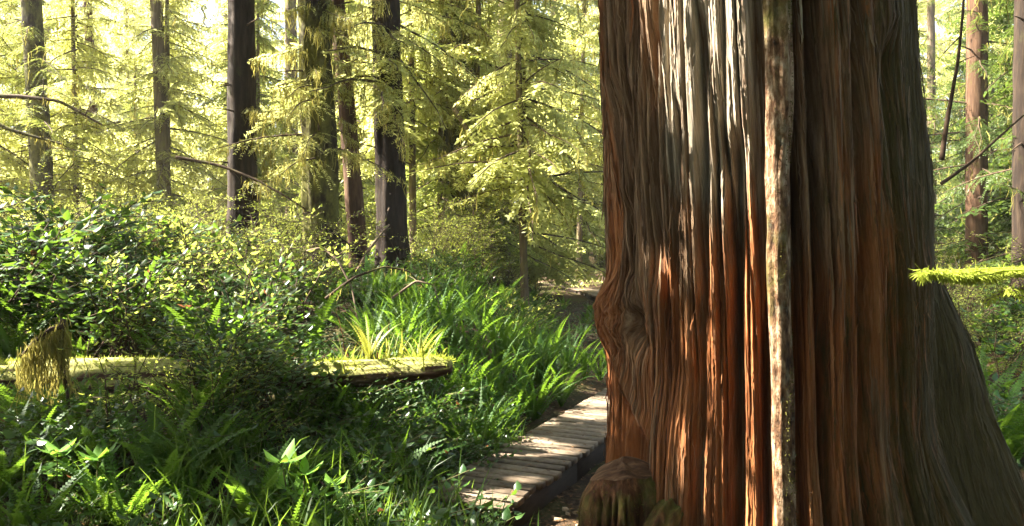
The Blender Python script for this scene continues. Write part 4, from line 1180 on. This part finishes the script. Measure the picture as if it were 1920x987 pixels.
scatter(BRAM, 26, 0, 900, 3.6, 6.2, "low bramble with rounded leaves in the shade before the log", "brambles in the shade before the log", .7, 1.2, .5)
scatter(SALM, 30, -60, 620, 7.2, 12, "loose salmonberry with light green leaves among the darker salal", "salmonberry among the salal", .6, 1.3, .9)
scatter(SALM, 8, 620, 1000, 10, 16, "loose salmonberry with light green leaves behind the fern bank", "salmonberry behind the fern bank", .6, .9, .9)
scatter(FERN, 26, 0, 700, 6.9, 11, "sword fern growing between the salal bushes behind the log", "sword ferns between the salal bushes", .8, 1.15, .9)
scatter(SALAL, 15, -60, 700, 7.4, 12.5, "salal shrub with glossy leaves between the log and the tall trunks", "salal between the log and the tall trunks", .5, 1.15, .9)
scatter(SALAL, 18, 620, 1130, 9.5, 16, "salal shrub with glossy leaves behind the fern bank", "salal behind the fern bank", .6, .95, .9)
scatter(HUCK, 22, -80, 640, 10, 17, "feathery huckleberry shrub among the feet of the tall trunks", "huckleberry among the tall trunks", .7, 1.05)
scatter(HUCK, 26, 760, 1150, 13, 23, "feathery yellow green huckleberry near the bend of the boardwalk", "huckleberry near the boardwalk's bend", .7, 1.05, .9)
scatter(HUCK, 18, -100, 1100, 20, 32, "far huckleberry shrub at the foot of the sunlit hemlocks", "far huckleberry shrubs", .8, 1.3, 1.0)
scatter(HUCK, 12, 1770, 2000, 8, 17, "dim huckleberry shrub beyond the cedar's buttress", "dim huckleberry beyond the cedar", .7, 1.05)
scatter(SALAL, 14, 1790, 2050, 6.5, 12, "dim salal shrub beyond the cedar's buttress", "dim salal beyond the cedar", .8, 1.15)
scatter(FERN, 8, 1800, 2000, 6, 10, "shaded sword fern beyond the cedar's buttress", "shaded ferns beyond the cedar", .8, 1.1)

scatter(FERNE, 30, 620, 960, 5.3, 6.9, "small upright fern on the slope under the log's broken tip", "small ferns under the log's tip", .55, .85, .5)
scatter(BRAM, 34, 600, 960, 5.1, 6.9, "bramble on the slope under the log's broken tip", "brambles under the log's tip", .6, 1.0, .5)
for q in range(36):      # plants that lean over the near planks
    s_ = rng.uniform(-.5, 1.5); o_ = rng.uniform(.40, .66) if s_ > .5 else rng.uniform(.33, .62) if s_ > .1 else rng.uniform(.05, .6)
    p = np.array([PATH[0][0] + PD[0] * s_ + PN[0] * o_, PATH[0][1] + PD[1] * s_ + PN[1] * o_, 0]); p[2] = float(gz(p[0], p[1])) - .02
    kd = (BLADE, BRAM, FERNE)[q % 3]
    kd.put(int(rng.integers(99)), p, ("tuft of blades leaning over the near planks of the boardwalk", "bramble spilling over the near planks of the boardwalk", "small sword fern crowding the near planks of the boardwalk")[q % 3],
           ("grass tufts over the near planks", "brambles over the near planks", "small ferns over the near planks")[q % 3], rng.uniform(.6, 1.0))
scatter(FERN, 22, 1000, 1165, 10.5, 19, "small sword fern on the low ground before the far bend of the boardwalk", "small ferns before the far bend", .4, .6, .55)
scatter(HUCK, 16, 940, 1180, 30, 42, "feathery huckleberry on the rise behind the far bend of the boardwalk", "huckleberry behind the far bend", .9, 1.4, .9)
scatter(FERN, 10, 980, 1160, 29.5, 36, "fern on the rise behind the far bend of the boardwalk", "ferns behind the far bend", .9, 1.4, .5)
# low growth that nobody could count
def ground_cover():
    g = Geo(); n = 90000
    Y = 3.0 + 17 * rng.uniform(0, 1, n) ** 1.5; x = (rng.uniform(-60, 1980, n) - HX) / F * Y
    pd = path_dist(x, Y)
    keep = (pd > .5 + .25 * rng.uniform(size=n)) & (np.hypot(x - 1.45, Y - AXY) > 1.3) & ~((x > -.1) & (Y < 6.2) & (x < 1.2))
    keep &= (Y > 6.2) | (rng.uniform(size=n) < .10)
    keep &= vnoise(x * 1.3, Y * 1.3, 81) + rng.uniform(-.2, .2, n) > .36
    x, Y = x[keep], Y[keep]; n = len(x)
    B = np.stack([x, Y, gz(x, Y) + rng.uniform(0, .16, n)], -1)
    a = rng.uniform(0, 6.28, n); D = np.stack([np.cos(a), np.sin(a), rng.normal(.1, .35, n)], -1)
    l = rng.uniform(.02, .06, n)
    broad_leaves(g, B, D, np.cross(D, [0, 0, 1]) + rng.normal(0, .25, (n, 3)), l, l * .62, 0, rng.uniform(0, 1, n))
    tag(link("ground_cover", g.build("ground_cover", [M['bramleaf']])), "carpet of small low leaves over the forest floor", "ground cover", kind="stuff")
M['bramleaf'] = leaf_mat("low_leaves", (.010, .028, .007), (.042, .078, .015), (.10, .19, .02), .26, .5, .3, dry=(.20, .09, .03))
ground_cover()

def litter():
    g = Geo(); n = 9000
    Y = rng.uniform(3.2, 12, n); x = rng.uniform(-4, 3, n)
    nr = 5000
    s = rng.uniform(-.3, 6, nr); off = rng.normal(0, .55, nr)
    x[:nr] = PATH[0][0] + PD[0] * s - PN[0] * off; Y[:nr] = PATH[0][1] + PD[1] * s - PN[1] * off
    pd = path_dist(x, Y)
    ondeck = (pd < PW / 2 - .01)
    keep = ~ondeck | (rng.uniform(size=n) < .14)
    x, Y, ondeck = x[keep], Y[keep], ondeck[keep]; n = len(x)
    z = np.where(ondeck, DECK + .004, gz(x, Y) + rng.uniform(.002, .02, n))
    a = rng.uniform(0, 6.28, n); D = np.stack([np.cos(a), np.sin(a), rng.normal(0, .12, n)], -1)
    diamonds(g, np.stack([x, Y, z], -1), D, np.cross(D, [0, 0, 1]) + rng.normal(0, .12, (n, 3)), rng.uniform(.012, .05, n), rng.uniform(.006, .022, n), 0, rng.uniform(0, 1, n))
    tag(link("leaf_litter", g.build("leaf_litter", [M['litter']])), "brown leaf litter and needles strewn round the boardwalk", "litter", kind="stuff")
litter()

def chips():
    spots = [(1136, 838, 5.5), (1122, 846, 5.4), (1108, 868, 5.3), (1103, 880, 5.25), (1078, 962, 5.05), (1060, 955, 5.1), (1066, 965, 5.0), (1100, 984, 4.95), (1085, 985, 4.95), (1040, 970, 5.1), (1120, 852, 5.4), (1052, 975, 5.0)]
    lab = ["pale flake of wood where the boardwalk meets the stump", "small pale wood flake just below the boardwalk's edge by the stump", "pale flake lying in the dirt beside the mossy stump", "lower of two pale flakes beside the mossy stump",
           "flat pale flake on bare dirt below the boardwalk", "tiny flake on the dirt against the boardwalk's side", "tiny flake beside the flat pale one on the dirt", "large pale flake in the sun patch at the bottom edge", "thin flake in the sun patch at the bottom edge", "dark edged flake deep in the dirt hollow", "angled flake leaning by the boardwalk's corner and stump", "curled flake in the dirt hollow nearest the view"]
    for (px, py, Y), lb in zip(spots, lab):
        x = (px - HX) / F * Y
        # walk along the ray until it meets the ground
        for yy in np.linspace(4.2, 7, 120):
            q = at(px, py, yy)
            if q[2] < float(gz(q[0], q[1])) + .012: break
        g = Geo(); m = 9; a = np.linspace(0, 6.283, m, endpoint=False)
        r = rng.uniform(.4, 1.1, m) * rng.uniform(.016, .032)
        rx = rng.uniform(.9, 1.7)
        top = np.stack([np.cos(a) * r * rx, np.sin(a) * r, .007 + .006 * np.sin(a + 1)], -1); bot = top * [1.02, 1.02, 0] + [0, 0, -.004]
        V = np.concatenate([top, bot, [[0, 0, .011]]])
        i = np.arange(m); j = (i + 1) % m
        g.add(V, np.stack([m + i, m + j, j, i], -1), np.stack([i, j, 0 * i + 2 * m], -1), tint=rng.uniform(.2, 1))
        q[2] = float(gz(q[0], q[1])) + .008
        tag(link("wood_flake", g.build("wood_flake", [M['chips']], True), None, q, rng.uniform(0, 6.28)), lb, "wood flake")
chips()

# ------------------------------------------------------------------ dead branches and mossy limbs
def branch(name, label, pix, rad, mat, twigs=0, moss=0, rg=None, cat="branch", tl=(.1, .3)):
    """A bare limb through points given as (px, py, depth)."""
    rg = rg or R_(int(abs(pix[0][0]) * 3 + 17))
    K = np.array([at(*p) for p in pix]); tt = np.linspace(0, len(K) - 1, 12 * len(K))
    P_ = np.stack([np.interp(tt, range(len(K)), K[:, c]) for c in range(3)], -1)
    for _ in range(6): P_[1:-1] = .5 * P_[1:-1] + .25 * (P_[:-2] + P_[2:])
    P_ += np.cumsum(rg.normal(0, rad * .03, P_.shape), 0)
    b = P_[0].copy()
    t = thing(name, label, cat, b)
    g = Geo(); r = np.linspace(rad, rad * .35, len(P_))
    tube(g, P_, r, 10, 0, rough=.18, seed=int(rg.integers(999)))
    link("limb", g.build("limb", [M[mat]], True, off=b), t)
    if twigs:
        for q in range(twigs):
            gt = Geo(); i = int(rg.integers(len(P_) // 4, len(P_) - 1)); d = norm(rg.normal(size=3) + [0, 0, .2]); l = rg.uniform(*tl)
            s_ = np.linspace(0, 1, 6)[:, None]
            tube(gt, P_[i] + d * l * s_ + np.array([0, 0, -.15]) * l * s_ ** 2, rad * .3 * (1 - .8 * s_[:, 0]), 5, 0)
            link("twig", gt.build("twig", [M[mat]], True, off=b), t)
    if moss:
        gm = Geo(); moss_strands(gm, P_, moss, .04, .22, .012, rg)
        link("hanging_moss", gm.build("hanging_moss", [M['hang']], off=b), t)["kind"] = "stuff"
    return t
branch("dead_branch", "pale dead branch arching over the foot of the moss flecked trunk", [(575, 472, 9), (605, 465, 9), (635, 490, 8.9), (660, 540, 8.8), (672, 610, 8.6)], .018, 'twig_pale', 3)
branch("dead_branch", "mossy dead branch bowed outwards past the narrow brown trunk", [(610, 560, 8.8), (665, 520, 8.8), (720, 500, 8.9), (765, 508, 9), (800, 545, 9)], .016, 'twig', 2, 30)
branch("dead_branch", "bleached twiggy branch curling down onto the fern bank", [(735, 560, 8.8), (780, 527, 8.8), (815, 535, 8.7), (828, 600, 8.5)], .015, 'twig_pale', 3)
branch("fallen_limb", "straight broken limb propped between the narrow trunk and the dark trunk", [(655, 540, 11.5), (690, 470, 11.5), (730, 420, 11.6)], .035, 'twig_pale', 2)
branch("fallen_limb", "dark sloping limb against the thick moss flecked trunk", [(680, 480, 11.4), (640, 450, 11.4), (612, 425, 11.3)], .045, 'bark_dark', 1)
branch("long_branch", "long thin bare branch sloping across the gap between tan and black trunks", [(330, 295, 12), (410, 310, 12), (475, 335, 11.9), (530, 365, 11.8), (575, 395, 11.8)], .026, 'twig', 4, 20)
branch("bare_branch", "dark bare upright branch beside the cedar's mossy edge", [(1766, 300, 6), (1778, 220, 6), (1795, 130, 6), (1806, 20, 6), (1812, -80, 6)], .020, 'twig', 5, tl=(.1, .4))
branch("bare_branch", "thin dark branch slanting up past the reddish trunk", [(1765, 345, 6), (1820, 305, 6), (1880, 250, 6), (1960, 180, 6.1)], .013, 'twig', 4, tl=(.1, .35))
branch("bare_branch", "dark drooping side branch crossing the shaggy edge tree", [(-40, 178, 14), (40, 182, 14), (110, 190, 14), (190, 235, 14)], .045, 'twig', 5, 60, tl=(.2, .6))
branch("bare_branch", "low mossy side branch under the drooping one on the shaggy edge tree", [(-50, 205, 13), (10, 240, 13), (60, 255, 13), (120, 270, 13)], .04, 'bark_moss', 3, 90, tl=(.2, .5))
branch("bare_branch", "crooked pale branch tangle at the shaggy tree's side", [(850, 200, 16), (880, 250, 16), (900, 285, 16), (940, 275, 16)], .05, 'twig_pale', 6, 60, tl=(.2, .6))

# moss draped snag at the log's near side
def snag():
    b = P(118, 5.7)
    t = thing("mossy_snag", "thin dead snag draped in hanging olive moss before the fallen log", "snag", b)
    g = Geo(); z = np.linspace(0, 1, 24)
    top = at(120, 598, 5.7) - b
    P_ = top * z[:, None] + np.stack([.02 * np.sin(z * 6), .01 * np.cos(z * 5), 0 * z], -1)
    tube(g, P_, np.linspace(.035, .018, 24), 10, 0, rough=.25, seed=91)
    link("stem", g.build("stem", [M['twig']], True), t)
    gl = Geo(); K = np.array([at(120, 612, 5.7), at(95, 618, 5.6), at(65, 640, 5.55), at(40, 668, 5.5)]) - b
    tt = np.linspace(0, 3, 24); Q_ = np.stack([np.interp(tt, range(4), K[:, c]) for c in range(3)], -1)
    tube(gl, Q_, np.linspace(.02, .008, 24), 8, 0, rough=.25, seed=92)
    link("limb", gl.build("limb", [M['twig']], True), t)
    gm = Geo(); moss_strands(gm, np.concatenate([Q_, Q_ + [0, .05, -.05], P_[10:]]), 520, .08, .62, .007, R_(93))
    link("hanging_moss", gm.build("hanging_moss", [M['hang']]), t)["kind"] = "stuff"
snag()

# lime moss covered limb reaching in front of the cedar
def mossy_limb():
    K = np.array([at(2060, 500, 3.35), at(1920, 506, 3.3), at(1850, 512, 3.28), at(1790, 516, 3.26), at(1728, 510, 3.25)])
    tt = np.linspace(0, 4, 60); P_ = np.stack([np.interp(tt, range(5), K[:, c]) for c in range(3)], -1)
    for _ in range(8): P_[1:-1] = .5 * P_[1:-1] + .25 * (P_[:-2] + P_[2:])
    b = P_[0].copy(); r = np.linspace(.012, .003, 60)
    t = thing("mossy_branch", "bright lime moss covered branch reaching across the cedar's mossy side", "branch", b)
    g = Geo(); tube(g, P_, r, 8, 0, rough=.2, seed=95); link("limb", g.build("limb", [M['twig']], True, off=b), t)
    gc = Geo(); bq = bough(.68, .016, .010, .028, .008, .03, R_(99), .15, 1.1)
    gc.merge(bq, rotz(math.pi - .06), P_[22] * 0 + at(2035, 503, 3.32), matmap=[0, 0])
    bq = bough(.40, .016, .010, .024, .007, .05, R_(94), .16, .5)
    gc.merge(bq, rotz(math.pi + .35), at(1960, 505, 3.30), matmap=[0, 0])
    link("moss_spray", gc.build("moss_spray", [M['limemoss']], off=b), t)
    def fuzz(P_, r, n, ml, rg):
        gm = Geo(); k = rg.integers(0, len(P_), n); a = rg.uniform(0, 6.28, n)
        N = np.stack([rg.normal(0, .25, n), np.cos(a), np.sin(a)], -1)
        B = P_[k] + N * (r[k] * .8)[:, None] + rg.normal(0, .004, (n, 3))
        D = N * .45 + rg.normal(0, .4, (n, 3)) + [0, 0, -.75]
        diamonds(gm, B, D, rg.normal(size=(n, 3)), rg.uniform(.3, 1, n) * ml * (.35 + 1.1 * vnoise(P_[k][:, 0] * 26, P_[k][:, 2] * 9, 7)), rg.uniform(.003, .007, n), 0, rg.uniform(.2, 1, n))
        return gm
    link("moss", fuzz(P_, r + .004, 5200, .048, R_(96)).build("moss", [M['limemoss']], off=b), t)
    for pix in ([(1990, 530, 3.3), (1920, 540, 3.28), (1880, 548, 3.27), (1848, 565, 3.26)], [(1880, 548, 3.27), (1895, 540, 3.2), (1915, 556, 3.15)]):
        K = np.array([at(*p) for p in pix]); tt = np.linspace(0, len(K) - 1, 30); Q_ = np.stack([np.interp(tt, range(len(K)), K[:, c]) for c in range(3)], -1)
        g = Geo(); tube(g, Q_, np.linspace(.007, .002, 30), 6, 0, rough=.2, seed=97); tw = link("twig", g.build("twig", [M['twig_pale']], True, off=b), t)
        link("twig_moss", fuzz(Q_, np.linspace(.008, .004, 30), 380, .03, R_(98)).build("twig_moss", [M['limemoss']], off=b), tw)
mossy_limb()
